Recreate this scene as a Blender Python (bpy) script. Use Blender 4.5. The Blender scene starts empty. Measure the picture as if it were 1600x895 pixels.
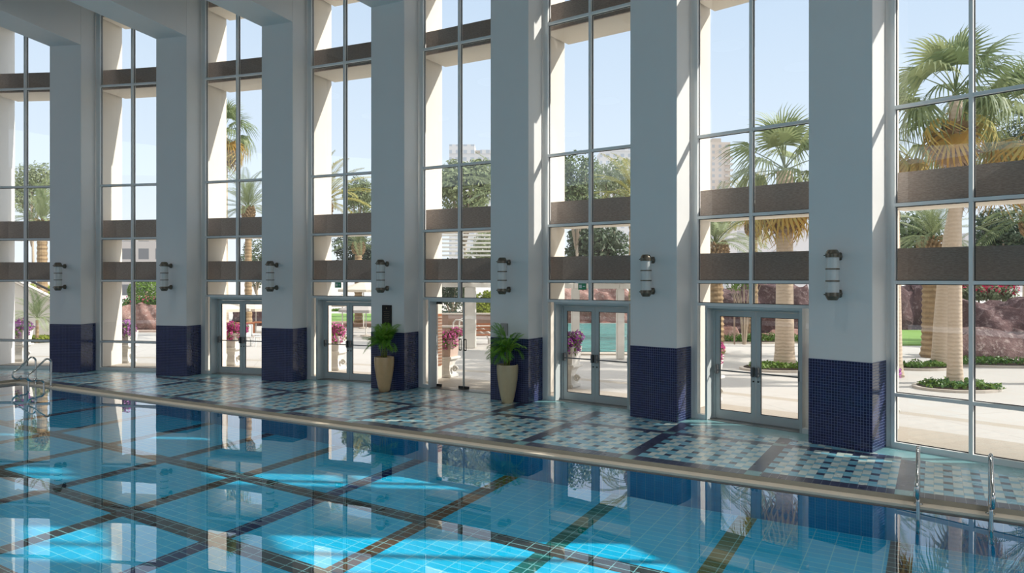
import bpy, bmesh, math, random
import numpy as np
from mathutils import Vector, Matrix
random.seed(7); rng = np.random.default_rng(7)
S = bpy.context.scene
COL = S.collection
PI = math.pi
sin, cos = math.sin, math.cos

# ------------------------------------------------------------------ calibrated layout
F, Y0, CX, H = 1141.08, 434.91, 800.0, 3.0
XC, YC, RF = -19.5515, -11.6965, 35.372            # centre of the curved facade, radius of the column fronts
AL, PH0 = 0.108141, 0.150695                       # angle per bay, angle of column 1
CW, CD, TILE = 1.1057, 0.62, 1.544
RW = 36.04                                         # front of the window frames
def th(k): return PH0 + (k-1)*AL
def P(r, k, z=0): return Vector((XC+r*sin(th(k)), YC+r*cos(th(k)), z))
def pix(x, y, z=0.0):                              # photo pixel -> world point at height z
    Y = F*(H-z)/(y-Y0); return Vector(((x-CX)/F*Y, Y, z))
def pixd(x, y, Y): return Vector(((x-CX)/F*Y, Y, H-(y-Y0)/F*Y))
def cylk(x, r):                                    # bay coordinate where the pixel column x meets radius r
    dx = (x-CX)/F; ox, oy = -XC, -YC
    a = dx*dx+1; b = 2*(ox*dx+oy); c = ox*ox+oy*oy-r*r
    t = (-b+math.sqrt(b*b-4*a*c))/(2*a)
    return (math.atan2(dx*t-XC, t-YC)-PH0)/AL+1
A0 = math.radians(30.2)                            # pool axes
UX = Vector((cos(A0), -sin(A0), 0)); VX = Vector((sin(A0), cos(A0), 0))
def uv(u, v, z=0): return UX*u+VX*v+Vector((0, 0, z))
CU, CV = Vector((XC, YC, 0)).dot(UX), Vector((XC, YC, 0)).dot(VX)
VE, UL, UR, VB = 11.47, -23.7, 6.0, -12.0          # pool edge, left end, right end, near end
ZW = -0.10                                         # water level

# ------------------------------------------------------------------ mesh helpers
class MB:
    def __init__(s): s.v = []; s.f = []
    def add(s, vs, fs):
        n = len(s.v); s.v += [tuple(v) for v in vs]; s.f += [tuple(i+n for i in f) for f in fs]; return s
    def box(s, x0, x1, y0, y1, z0, z1):
        return s.add([(x0,y0,z0),(x1,y0,z0),(x1,y1,z0),(x0,y1,z0),(x0,y0,z1),(x1,y0,z1),(x1,y1,z1),(x0,y1,z1)],
                     [(0,3,2,1),(4,5,6,7),(0,1,5,4),(1,2,6,5),(2,3,7,6),(3,0,4,7)])
    def bevbox(s, x0, x1, y0, y1, z0, z1, b=.02):
        bm = bmesh.new(); bmesh.ops.create_cube(bm, size=1)
        for v in bm.verts: v.co = Vector(((x0+x1)/2+v.co.x*(x1-x0), (y0+y1)/2+v.co.y*(y1-y0), (z0+z1)/2+v.co.z*(z1-z0)))
        bmesh.ops.bevel(bm, geom=bm.edges[:], offset=b, segments=2, affect='EDGES')
        bm.verts.index_update()
        s.add([v.co for v in bm.verts], [[v.index for v in f.verts] for f in bm.faces]); bm.free(); return s
    def tube(s, pts, rad, seg=10, caps=True):
        pts = [Vector(p) for p in pts]; n = len(pts)
        rs = rad if isinstance(rad, (list, tuple)) else [rad]*n
        vs = []; up = None
        for i, p in enumerate(pts):
            d = (pts[min(i+1, n-1)]-pts[max(i-1, 0)]).normalized()
            if up is None: up = d.orthogonal().normalized()
            up = (up-d*up.dot(d)).normalized(); w = d.cross(up)
            vs += [p+(up*cos(2*PI*j/seg)+w*sin(2*PI*j/seg))*rs[i] for j in range(seg)]
        fs = [(i*seg+j, i*seg+(j+1) % seg, (i+1)*seg+(j+1) % seg, (i+1)*seg+j) for i in range(n-1) for j in range(seg)]
        if caps: fs += [tuple(range(seg-1, -1, -1)), tuple(range((n-1)*seg, n*seg))]
        return s.add(vs, fs)
    def lathe(s, prof, seg=24, c=(0, 0, 0)):
        c = Vector(c); n = len(prof)
        vs = [c+Vector((r*cos(2*PI*j/seg), r*sin(2*PI*j/seg), z)) for r, z in prof for j in range(seg)]
        fs = [(i*seg+j, i*seg+(j+1) % seg, (i+1)*seg+(j+1) % seg, (i+1)*seg+j) for i in range(n-1) for j in range(seg)]
        fs += [tuple(range(seg-1, -1, -1)), tuple(range((n-1)*seg, n*seg))]
        return s.add(vs, fs)
    def prism(s, pts, z0, z1):                     # pts counter-clockwise in xy
        n = len(pts)
        vs = [(x, y, z0) for x, y in pts]+[(x, y, z1) for x, y in pts]
        fs = [tuple(range(n-1, -1, -1)), tuple(range(n, 2*n))]+[(i, (i+1) % n, (i+1) % n+n, i+n) for i in range(n)]
        return s.add(vs, fs)
    def build(s, name, mat, parent=None, smooth=False, loc=None, rot=None):
        me = bpy.data.meshes.new(name); me.from_pydata(s.v, [], s.f); me.update()
        if mat: me.materials.append(mat)
        if smooth: me.polygons.foreach_set('use_smooth', [True]*len(me.polygons))
        o = bpy.data.objects.new(name, me); COL.objects.link(o)
        if parent: o.parent = parent
        if loc is not None: o.location = loc
        if rot is not None: o.rotation_euler = rot
        return o
def tag(o, label=None, cat=None, group=None, kind=None):
    if label: o['label'] = label
    if cat: o['category'] = cat
    if group: o['group'] = group
    if kind: o['kind'] = kind
    return o
def empty(name, loc, rz=0, label=None, cat=None, group=None, kind=None):
    o = bpy.data.objects.new(name, None); COL.objects.link(o); o.empty_display_size = .2
    o.location = loc; o.rotation_euler = (0, 0, rz); return tag(o, label, cat, group, kind)
def inst(name, me, parent=None, mw=None):
    o = bpy.data.objects.new(name, me); COL.objects.link(o)
    if parent: o.parent = parent
    if mw is not None: o.matrix_basis = mw
    return o
def smooth_by(o, ang=40):
    me = o.data; bm = bmesh.new(); bm.from_mesh(me)
    for f in bm.faces: f.smooth = True
    for e in bm.edges:
        if len(e.link_faces) == 2 and e.calc_face_angle(0) > math.radians(ang): e.smooth = False
    bm.to_mesh(me); bm.free(); return o

# ------------------------------------------------------------------ materials
class G:
    def __init__(s, name):
        s.mat = bpy.data.materials.new(name); s.mat.use_nodes = True
        s.nt = s.mat.node_tree; s.nt.nodes.clear()
        s.out = s.n('ShaderNodeOutputMaterial')
    def n(s, t, **kw):
        x = s.nt.nodes.new(t)
        for k, v in kw.items(): setattr(x, k, v)
        return x
    def put(s, sock, v):
        if isinstance(v, bpy.types.NodeSocket): s.nt.links.new(v, sock)
        elif isinstance(v, (tuple, list)):
            sock.default_value = tuple(v)+((1,) if len(v) == 3 and sock.type == 'RGBA' else ())
        else: sock.default_value = v
    def m(s, op, a, b=0.0, c=0.0):
        x = s.n('ShaderNodeMath', operation=op)
        for i, v in enumerate((a, b, c)): s.put(x.inputs[i], v)
        return x.outputs[0]
    def add(s, a, b): return s.m('ADD', a, b)
    def sub(s, a, b): return s.m('SUBTRACT', a, b)
    def mul(s, a, b): return s.m('MULTIPLY', a, b)
    def lt(s, a, b): return s.m('LESS_THAN', a, b)
    def gt(s, a, b): return s.m('GREATER_THAN', a, b)
    def mod(s, a, b): return s.m('FLOORED_MODULO', a, b)
    def fl(s, a): return s.m('FLOOR', a)
    def eq(s, a, b): return s.m('COMPARE', a, b, .1)
    def mx(s, f, a, b):
        x = s.n('ShaderNodeMix', data_type='RGBA')
        s.put(x.inputs[0], f); s.put(x.inputs[6], a); s.put(x.inputs[7], b); return x.outputs[2]
    def xyz(s, kind='Object'):
        t = s.n('ShaderNodeTexCoord'); p = s.n('ShaderNodeSeparateXYZ'); s.nt.links.new(t.outputs[kind], p.inputs[0])
        return p.outputs[0], p.outputs[1], p.outputs[2], t.outputs[kind]
    def comb(s, x, y, z=0.0):
        c = s.n('ShaderNodeCombineXYZ')
        for i, v in enumerate((x, y, z)): s.put(c.inputs[i], v)
        return c.outputs[0]
    def noise(s, vec, scale, detail=3.0, rough=.55):
        x = s.n('ShaderNodeTexNoise'); s.put(x.inputs['Vector'], vec)
        x.inputs['Scale'].default_value = scale; x.inputs['Detail'].default_value = detail; x.inputs['Roughness'].default_value = rough
        return x.outputs['Fac']
    def wn(s, vec):
        x = s.n('ShaderNodeTexWhiteNoise'); s.put(x.inputs['Vector'], vec); return x.outputs['Value']
    def bump(s, h, strength=.3, dist=.02):
        b = s.n('ShaderNodeBump'); b.inputs['Strength'].default_value = strength; b.inputs['Distance'].default_value = dist
        s.put(b.inputs['Height'], h); return b.outputs[0]
    def bsdf(s, color, rough=.5, metal=0.0, spec=.5, normal=None, **kw):
        p = s.n('ShaderNodeBsdfPrincipled')
        s.put(p.inputs['Base Color'], color); s.put(p.inputs['Roughness'], rough); s.put(p.inputs['Metallic'], metal)
        s.put(p.inputs['Specular IOR Level'], spec)
        if normal is not None: s.put(p.inputs['Normal'], normal)
        for k, v in kw.items(): s.put(p.inputs[k], v)
        s.nt.links.new(p.outputs[0], s.out.inputs[0]); return s.mat
def plain(name, c, rough=.5, metal=0.0, spec=.5, var=.06, scale=6.0, bump=0.0):
    g = G(name); x, y, z, v = g.xyz()
    n = g.noise(v, scale, 4)
    col = g.mx(n, tuple(k*(1-var) for k in c), tuple(min(1, k*(1+var)) for k in c))
    return g.bsdf(col, rough, metal, spec, g.bump(n, bump, .02) if bump else None)
def leafmat(name, c1, c2, trans=.3, rough=.5):
    g = G(name); x, y, z, v = g.xyz()
    inf = g.n('ShaderNodeObjectInfo')
    n = g.noise(v, 2.3, 3); f = g.m('ADD', g.mul(n, .9), g.mul(g.sub(inf.outputs['Random'], .5), .5))
    rp = g.n('ShaderNodeMapRange'); g.put(rp.inputs[0], f); rp.inputs[1].default_value = .25; rp.inputs[2].default_value = .75
    col = g.mx(rp.outputs[0], c1, c2)
    d = g.n('ShaderNodeBsdfPrincipled'); g.put(d.inputs['Base Color'], col); d.inputs['Roughness'].default_value = rough; d.inputs['Specular IOR Level'].default_value = .3
    t = g.n('ShaderNodeBsdfTranslucent'); g.put(t.inputs[0], col)
    m = g.n('ShaderNodeMixShader'); m.inputs[0].default_value = trans
    g.nt.links.new(d.outputs[0], m.inputs[1]); g.nt.links.new(t.outputs[0], m.inputs[2]); g.nt.links.new(m.outputs[0], g.out.inputs[0])
    return g.mat
def glassmat(name, tint, ior=1.5, boost=1.0):
    g = G(name)
    fr = g.n('ShaderNodeFresnel'); fr.inputs[0].default_value = ior
    f = g.m('MINIMUM', g.mul(fr.outputs[0], boost), 1.0)
    t = g.n('ShaderNodeBsdfTransparent'); g.put(t.inputs[0], tint)
    r = g.n('ShaderNodeBsdfGlossy'); r.inputs['Roughness'].default_value = 0; g.put(r.inputs[0], (1, 1, 1))
    m = g.n('ShaderNodeMixShader'); g.put(m.inputs[0], f)
    g.nt.links.new(t.outputs[0], m.inputs[1]); g.nt.links.new(r.outputs[0], m.inputs[2]); g.nt.links.new(m.outputs[0], g.out.inputs[0])
    return g.mat

def mosaic_mat():
    g = G('navy_mosaic'); x, y, z, v = g.xyz()
    t = .0497
    a = g.m('ADD', x, y)                            # the two faces run along x and along y
    iu, iv = g.fl(g.m('DIVIDE', g.add(a, 7.0), t)), g.fl(g.m('DIVIDE', z, t))
    fu, fv = g.mod(g.add(a, 7.0), t), g.mod(z, t)
    gr = g.m('MAXIMUM', g.m('MAXIMUM', g.lt(fu, .0038), g.gt(fu, t-.002)), g.m('MAXIMUM', g.lt(fv, .0038), g.gt(fv, t-.002)))
    w = g.wn(g.comb(iu, iv))
    c = g.mx(w, (.004, .007, .042), (.010, .016, .085))
    c = g.mx(gr, c, (.15, .185, .33))
    tilt = g.n('ShaderNodeNormal') if False else None
    h = g.add(g.mul(g.sub(1.0, gr), .6), g.mul(g.mul(fu, g.sub(w, .5)), 26.0))
    h = g.add(h, g.mul(g.mul(fv, g.sub(g.wn(g.comb(iv, iu, 3.0)), .5)), 26.0))
    return g.bsdf(c, g.mx(gr, (.12, .12, .12), (.7, .7, .7)), 0, .42, g.bump(h, .25, .003))

def deck_mat():
    g = G('deck_tiles'); u, v, z, vec = g.xyz()
    sp, sw, tu, tv = 2.05, .23, .1213, .132
    fu = g.mod(g.add(u, 4.615), sp); isu = g.lt(fu, sw)
    fv = g.mod(g.sub(v, 11.74), 2.18); isv = g.gt(fv, 1.98)
    iu = g.fl(g.m('DIVIDE', g.sub(fu, sw), tu)); jr = g.sub(14.0, g.fl(g.m('DIVIDE', fv, tv)))
    cu, cr = g.mod(iu, 3.0), g.mod(jr, 3.0)
    c0, c1, c2 = g.eq(cu, 0.0), g.eq(cu, 1.0), g.eq(cu, 2.0)
    r0, r1, r2 = g.eq(cr, 0.0), g.eq(cr, 1.0), g.eq(cr, 2.0)
    isd = g.mul(c0, r0)
    isb = g.m('MAXIMUM', g.mul(c0, g.sub(1.0, r0)), g.m('MAXIMUM', g.mul(c1, r2), g.mul(c2, r1)))
    w = g.wn(g.comb(g.fl(g.m('DIVIDE', g.add(u, 50.0), tu)), g.fl(g.m('DIVIDE', v, tv))))
    pale = g.mx(w, (.60, .72, .67), (.72, .82, .77))
    blue = g.mx(w, (.14, .46, .60), (.26, .58, .71))
    navy = g.mx(w, (.014, .02, .055), (.03, .038, .085))
    teal = g.mx(w, (.16, .36, .37), (.22, .43, .44))
    c = g.mx(isb, pale, blue); c = g.mx(isd, c, navy)
    gu = g.mod(g.sub(fu, sw), tu); gv = g.mod(fv, tv)
    pp = g.m('MAXIMUM', g.mul(c1, r0), g.mul(c2, r2))   # joint hidden inside two-row tiles
    gl = g.m('MAXIMUM', g.lt(gu, .005), g.mul(g.lt(gv, .005), g.sub(1.0, pp)))
    c = g.mx(g.mul(gl, .6), c, (.13, .17, .17))
    # dark rows and stripes, teal where they cross
    rowg = g.lt(g.mod(g.add(fu, 0.0), tu), .006)
    rowc = g.mx(rowg, navy, (.30, .34, .36))
    strg = g.lt(g.mod(v, .095), .006); strc = g.mx(g.mul(strg, .5), navy, (.2, .22, .25))
    edge = g.lt(v, 11.74)
    row = g.m('MAXIMUM', edge, isv)
    c = g.mx(row, c, rowc); c = g.mx(isu, c, strc); c = g.mx(g.mul(row, isu), c, teal)
    # plain turquoise border along the facade
    du, dv = g.sub(u, CU), g.sub(v, CV)
    r = g.m('SQRT', g.add(g.mul(du, du), g.mul(dv, dv)))
    an = g.m('ARCTAN2', du, dv)
    t1, t2 = g.mod(g.mul(an, 36.0), .125), g.mod(r, .25)
    bg = g.m('MAXIMUM', g.lt(t1, .006), g.lt(t2, .006))
    wt = g.wn(g.comb(g.fl(g.m('DIVIDE', g.mul(an, 36.0), .125)), g.fl(g.m('DIVIDE', r, .25))))
    turq = g.mx(wt, (.17, .40, .43), (.23, .48, .50)); turq = g.mx(g.mul(bg, .5), turq, (.3, .4, .4))
    c = g.mx(g.gt(r, 35.43), c, turq)
    rough = g.add(.22, g.mul(g.noise(vec, 1.5), .12))
    hh = g.add(g.noise(vec, 9.0, 2), g.mul(w, .25))
    return g.bsdf(c, rough, 0, .6, g.bump(hh, .05, .01), **{'Coat Weight': .7, 'Coat Roughness': .32, 'Coat IOR': 1.6})

def pool_mat(wall=False):
    g = G('pool_wall_tiles' if wall else 'pool_floor_tiles'); u, v, z, vec = g.xyz()
    if wall:
        a = g.add(u, v)
        gl = g.m('MAXIMUM', g.lt(g.mod(a, .15), .010), g.mul(g.lt(g.mod(z, .15), .006), .5))
        w = g.wn(g.comb(g.fl(g.m('DIVIDE', a, .15)), g.fl(g.m('DIVIDE', z, .15))))
        c = g.mx(w, (.006, .36, .64), (.012, .42, .70)); c = g.mx(g.mul(gl, .55), c, (.30, .62, .70))
        nv = g.gt(z, -.26); c = g.mx(nv, c, (.006, .012, .05))
    else:
        gl = g.m('MAXIMUM', g.lt(g.mod(u, .30), .013), g.lt(g.mod(v, .15), .013))
        w = g.wn(g.comb(g.fl(g.m('DIVIDE', u, .3)), g.fl(g.m('DIVIDE', v, .15))))
        c = g.mx(w, (.006, .50, .80), (.012, .56, .86))
        ix = g.fl(g.m('DIVIDE', g.add(u, 4.5+1.025), 2.05)); fu = g.mod(g.add(u, 4.5+.15), 2.05)
        sv = g.m('MAXIMUM', g.lt(g.m('ABSOLUTE', g.sub(v, 8.75)), .15), 0.0)
        for vv in (6.65, 4.55, 2.45, .35): sv = g.m('MAXIMUM', sv, g.lt(g.m('ABSOLUTE', g.sub(v, vv)), .15))
        sc = (.05, .04, .038)
        for i, k in ((1, (.17, .17, .06)), (0, (.004, .15, .13)), (-1, (.16, .06, .025)), (-2, (.006, .022, .11)), (-3, (.05, .035, .03)), (-4, (.02, .022, .05))):
            sc = g.mx(g.eq(ix, float(i)), sc, k)
        c = g.mx(g.lt(fu, .28), c, sc); c = g.mx(sv, c, (.045, .034, .033))
        c = g.mx(g.mul(gl, .6), c, (.50, .85, .86))
    return g.bsdf(c, .5, 0, .2)

def water_mat():
    g = G('pool_water'); x, y, z, v = g.xyz()
    fr = g.n('ShaderNodeFresnel'); fr.inputs[0].default_value = 1.45
    n1 = g.noise(v, .55, 2, .4); n2 = g.noise(v, 2.2, 2, .4)
    nb = g.bump(g.add(g.mul(n1, 1.0), g.mul(n2, .10)), .5, .005)
    r = g.n('ShaderNodeBsdfRefraction'); r.inputs['IOR'].default_value = 1.333; r.inputs['Roughness'].default_value = 0; g.put(r.inputs[0], (.78, .97, 1.0))
    gl = g.n('ShaderNodeBsdfGlossy'); gl.inputs['Roughness'].default_value = 0; g.put(gl.inputs[0], (1, 1, 1))
    g.put(gl.inputs['Normal'], nb); g.put(fr.inputs['Normal'], nb)
    geo = g.n('ShaderNodeNewGeometry')                  # seen from below the surface stays mostly clear
    m = g.n('ShaderNodeMixShader'); g.put(m.inputs[0], g.m('MINIMUM', g.m('MULTIPLY', g.mul(fr.outputs[0], 1.45), g.sub(1.0, geo.outputs['Backfacing'])), 1.0))
    g.nt.links.new(r.outputs[0], m.inputs[1]); g.nt.links.new(gl.outputs[0], m.inputs[2]); g.nt.links.new(m.outputs[0], g.out.inputs[0])
    return g.mat

def stone_mat(name, c, var=.12, scale=3.0, fine=60.0, rough=.85, bump=.3):
    g = G(name); x, y, z, v = g.xyz()
    n = g.noise(v, scale, 5); n2 = g.noise(v, fine, 3)
    f = g.add(g.mul(n, .6), g.mul(n2, .4))
    col = g.mx(f, tuple(k*(1-var) for k in c), tuple(min(1, k*(1+var)) for k in c))
    return g.bsdf(col, rough, 0, .3, g.bump(f, bump, .02))
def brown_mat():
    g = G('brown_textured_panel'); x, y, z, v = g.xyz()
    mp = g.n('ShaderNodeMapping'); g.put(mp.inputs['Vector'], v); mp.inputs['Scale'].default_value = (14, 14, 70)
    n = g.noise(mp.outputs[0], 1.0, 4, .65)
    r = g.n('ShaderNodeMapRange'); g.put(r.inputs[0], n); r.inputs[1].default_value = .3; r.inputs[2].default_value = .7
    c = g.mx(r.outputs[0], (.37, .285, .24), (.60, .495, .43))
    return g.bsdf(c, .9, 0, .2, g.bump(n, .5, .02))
def rock_mat(name, c1, c2, c3):
    g = G(name); x, y, z, v = g.xyz()
    n = g.noise(v, 1.1, 8, .65); n2 = g.noise(v, 5.0, 6, .7)
    f = g.n('ShaderNodeMapRange'); g.put(f.inputs[0], n); f.inputs[1].default_value = .35; f.inputs[2].default_value = .65
    c = g.mx(f.outputs[0], c1, c2)
    f2 = g.n('ShaderNodeMapRange'); g.put(f2.inputs[0], n2); f2.inputs[1].default_value = .52; f2.inputs[2].default_value = .75
    c = g.mx(f2.outputs[0], c, c3)
    return g.bsdf(c, .9, 0, .2, g.bump(g.add(n, n2), .8, .12))
def paving_mat():
    g = G('pale_paving'); x, y, z, v = g.xyz()
    n = g.noise(v, .35, 4); n2 = g.noise(v, 30.0, 3)
    c = g.mx(g.add(g.mul(n, .7), g.mul(n2, .3)), (.43, .40, .365), (.565, .54, .51))
    gr = g.m('MAXIMUM', g.lt(g.mod(g.add(x, g.mul(y, .25)), 2.6), .03), g.lt(g.mod(g.sub(y, g.mul(x, .25)), 3.4), .03))
    c = g.mx(g.mul(gr, .35), c, (.28, .26, .24))
    dx, dy = g.sub(x, XC), g.sub(y, YC); r = g.m('SQRT', g.add(g.mul(dx, dx), g.mul(dy, dy)))
    sand = g.mx(g.noise(v, 40.0, 4), (.30, .26, .21), (.55, .49, .42))
    c = g.mx(g.mul(g.gt(r, 36.0), g.lt(r, 38.15)), c, sand)
    band = g.mul(g.gt(r, 39.6), g.lt(r, 40.0)); c = g.mx(band, c, sand)
    return g.bsdf(c, .8, 0, .3, g.bump(n2, .15, .01))
def bark_mat(name, c1, c2, freq=9.0):
    g = G(name); x, y, z, v = g.xyz()
    n = g.noise(v, 5.0, 4); ring = g.m('SINE', g.mul(g.add(z, g.mul(n, .12)), freq*2*PI))
    f = g.add(g.mul(g.add(g.mul(ring, .5), .5), .35), g.mul(n, .65))
    return g.bsdf(g.mx(f, c1, c2), .9, 0, .2, g.bump(f, .6, .03))
def facade_mat(name, wall, win, sx, sz, fx=.5, fz=.5):
    g = G(name); x, y, z, v = g.xyz()
    a = g.add(x, y)
    w = g.mul(g.lt(g.mod(a, sx), sx*fx), g.lt(g.mod(z, sz), sz*fz))
    return g.bsdf(g.mx(w, wall, win), .7, 0, .3)

M = dict(
    paint=plain('pale_grey_paint', (.80, .785, .765), .55, 0, .3, .02, 1.5),
    ceil=plain('ceiling_paint', (.42, .43, .43), .7, 0, .2, .02, 1.0),
    backwall=plain('beige_wall_paint', (.30, .28, .26), .8, 0, .2, .02, 1.0),
    mosaic=mosaic_mat(), deck=deck_mat(), poolf=pool_mat(), poolw=pool_mat(True), water=water_mat(),
    coping=stone_mat('olive_stone_coping', (.36, .335, .27), .1, 4, 40, .6, .1),
    ledge=stone_mat('cream_gutter_stone', (.70, .61, .49), .08, 4, 40, .6, .1),
    alu=plain('white_aluminium', (.82, .825, .815), .35, 0, .5, .02),
    dooralu=plain('grey_aluminium', (.55, .60, .605), .35, 0, .5, .03),
    gasket=plain('black_gasket', (.02, .02, .022), .6),
    glass=glassmat('window_glass', (.945, .96, .955), 1.5, 1.9), clear=glassmat('clear_glass', (.97, .965, .95), 1.45, 1.1),
    concrete=stone_mat('cream_concrete', (.74, .68, .60), .07, 1.2, 50, .9, .15),
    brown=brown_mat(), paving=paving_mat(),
    bronze=plain('dark_bronze', (.15, .13, .10), .38, .6, .5, .35, 25),
    frost=plain('frosted_glass', (.66, .66, .64), .3, 0, .5, .02),
    chrome=plain('brushed_steel', (.62, .62, .61), .12, 1.0, .5, .02),
    pushbar=plain('push_bar_metal', (.16, .17, .18), .3, .8),
    black=plain('black_metal', (.02, .018, .016), .4),
    potA=plain('tan_glazed_clay', (.66, .42, .21), .22, 0, .6, .12, 9), potB=plain('beige_glazed_clay', (.60, .47, .28), .28, 0, .6, .1, 9),
    soil=plain('dark_soil', (.045, .03, .02), .95, 0, .1, .4, 30),
    leafP=leafmat('areca_leaf', (.11, .31, .025), (.32, .56, .08), .35, .4),
    stemP=plain('areca_stem', (.22, .26, .05), .5, 0, .3, .25, 14),
    frond=leafmat('fan_palm_leaf', (.17, .22, .10), (.40, .44, .22), .3),
    dead=leafmat('dry_palm_leaf', (.54, .30, .07), (.50, .47, .17), .3, .8), skirt=leafmat('palm_skirt_leaf', (.30, .19, .11), (.44, .30, .19), .15, .9),
    feather=leafmat('date_palm_leaf', (.14, .19, .08), (.32, .37, .19), .3),
    yellow=leafmat('yellow_palm_leaf', (.27, .26, .05), (.42, .36, .10), .35),
    tree=leafmat('tree_leaf', (.10, .145, .06), (.27, .31, .15), .25), treeb=leafmat('pale_tree_leaf', (.18, .22, .12), (.36, .40, .23), .3),
    treed=leafmat('dark_tree_leaf', (.04, .07, .045), (.13, .17, .09), .2), lime=leafmat('lime_leaf', (.24, .30, .03), (.42, .45, .08), .4),
    hedge=leafmat('hedge_leaf', (.07, .15, .02), (.20, .30, .05), .25), pink=leafmat('bougainvillea_pink', (.50, .05, .22), (.72, .20, .45), .35),
    purple=leafmat('bougainvillea_purple', (.30, .06, .30), (.52, .18, .50), .35), red=leafmat('bougainvillea_red', (.55, .03, .10), (.75, .12, .22), .3),
    bark=bark_mat('palm_bark', (.50, .39, .29), (.62, .50, .39)), barkd=bark_mat('date_palm_bark', (.16, .10, .055), (.50, .36, .21), 5.0),
    wood=plain('branch_wood', (.42, .34, .26), .9, 0, .2, .2, 12), teak=plain('red_brown_wood', (.32, .12, .055), .6, 0, .3, .25, 10),
    slat=plain('weathered_wood', (.36, .26, .20), .8, 0, .2, .2, 14),
    rock=rock_mat('purple_brown_rock', (.07, .042, .045), (.15, .088, .085), (.34, .26, .25)), rockr=rock_mat('red_rock', (.24, .12, .10), (.40, .25, .21), (.60, .47, .42)),
    rockb=rock_mat('grey_topped_rock', (.12, .07, .068), (.24, .155, .145), (.55, .46, .42)),
    grass=stone_mat('lawn_grass', (.17, .29, .07), .25, 2, 50, .95, .5),
    lagoon=None, kerb=stone_mat('kerb_stone', (.52, .46, .40), .1, 3, 40), white=plain('white_stone', (.74, .71, .66), .7, 0, .3, .05, 5),
    pinkbox=stone_mat('pinkish_stone', (.58, .44, .37), .1, 4, 40), brick=stone_mat('brown_brick', (.38, .25, .19), .2, 5, 40),
    canvas=plain('beige_canvas', (.66, .58, .48), .9, 0, .1, .03), canvasg=plain('grey_canvas', (.42, .39, .37), .9, 0, .1, .03), plastic=plain('white_plastic', (.75, .75, .74), .4),
    far1=facade_mat('white_tower_facade', (.66, .64, .63), (.46, .49, .53), 3.4, 3.3, .5, .5), far2=facade_mat('beige_tower_facade', (.60, .51, .44), (.42, .41, .41), 3.8, 3.4, .42, .5),  # distance haze put into these pale wall and window colours
    far3=facade_mat('grey_block_facade', (.50, .45, .42), (.18, .18, .19), 3.0, 3.2, .62, .6), far4=facade_mat('pale_block_facade', (.68, .63, .62), (.50, .48, .49), 2.6, 3.0, .45, .4),
    plaque=plain('dark_bronze_plaque', (.022, .018, .017), .6, 0, .2, .1, 20), gold=plain('dull_gold', (.30, .24, .14), .4, .6), steelplate=plain('satin_steel', (.30, .30, .29), .35, .8),
    green=plain('exit_sign_green', (.03, .30, .14), .35), signw=plain('sign_white', (.8, .85, .8), .5),
)
def lagoon():
    g = G('lagoon_water'); x, y, z, v = g.xyz()
    n = g.noise(v, 1.6, 4)
    return g.bsdf(g.mx(n, (.06, .30, .30), (.16, .46, .44)), .12, 0, .4, g.bump(n, .5, .15))
M['lagoon'] = lagoon()

FILL_POWER = 26  # power of each fill light added above the pool
# ------------------------------------------------------------------ camera, light, sky
cam = bpy.data.cameras.new('camera'); co = bpy.data.objects.new('camera', cam); COL.objects.link(co)
co.location = (0, 0, H); co.rotation_euler = (PI/2, 0, 0)
cam.sensor_width = 36; cam.lens = 36*F/1600; cam.shift_y = -(447.5-Y0)/1600; cam.clip_end = 5000
S.camera = co
EL = math.radians(34); AZ = -.053
SD = Vector((cos(EL)*cos(AZ), cos(EL)*sin(AZ), sin(EL)))
sl = bpy.data.lights.new('sun', 'SUN'); so = bpy.data.objects.new('sun', sl); COL.objects.link(so)
sl.energy = 4.0; sl.angle = math.radians(.6); sl.color = (1.0, .95, .87)
so.rotation_euler = (-SD).to_track_quat('-Z', 'Y').to_euler(); so.location = SD*60
sl.cycles.is_caustics_light = True
wd = bpy.data.worlds.new('sky'); S.world = wd; wd.use_nodes = True
nt = wd.node_tree; bg = nt.nodes['Background']
tc = nt.nodes.new('ShaderNodeTexCoord'); sx = nt.nodes.new('ShaderNodeSeparateXYZ'); nt.links.new(tc.outputs['Generated'], sx.inputs[0])
rp = nt.nodes.new('ShaderNodeValToRGB'); nt.links.new(sx.outputs[2], rp.inputs[0])
el = rp.color_ramp.elements
el[0].position = 0.0; el[0].color = (.76, .805, .85, 1)
el[1].position = .42; el[1].color = (.455, .58, .75, 1)
e = el.new(.12); e.color = (.64, .73, .835, 1)
e = el.new(.60); e.color = (1.05, 1.12, 1.18, 1)
e = el.new(.95); e.color = (1.35, 1.38, 1.42, 1)
nt.links.new(rp.outputs[0], bg.inputs[0]); bg.inputs[1].default_value = 1.0
vs = S.view_settings; S.display_settings.display_device = 'sRGB'
vs.view_transform = 'Standard'; vs.look = 'None'; vs.exposure = 0.48; vs.gamma = 1.0; vs.use_curve_mapping = False
cy = S.cycles
cy.max_bounces = 12; cy.diffuse_bounces = 4; cy.glossy_bounces = 4; cy.transmission_bounces = 6; cy.transparent_max_bounces = 16
cy.caustics_refractive = True; cy.caustics_reflective = False; cy.use_denoising = True
cy.sample_clamp_indirect = 6.0

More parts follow.
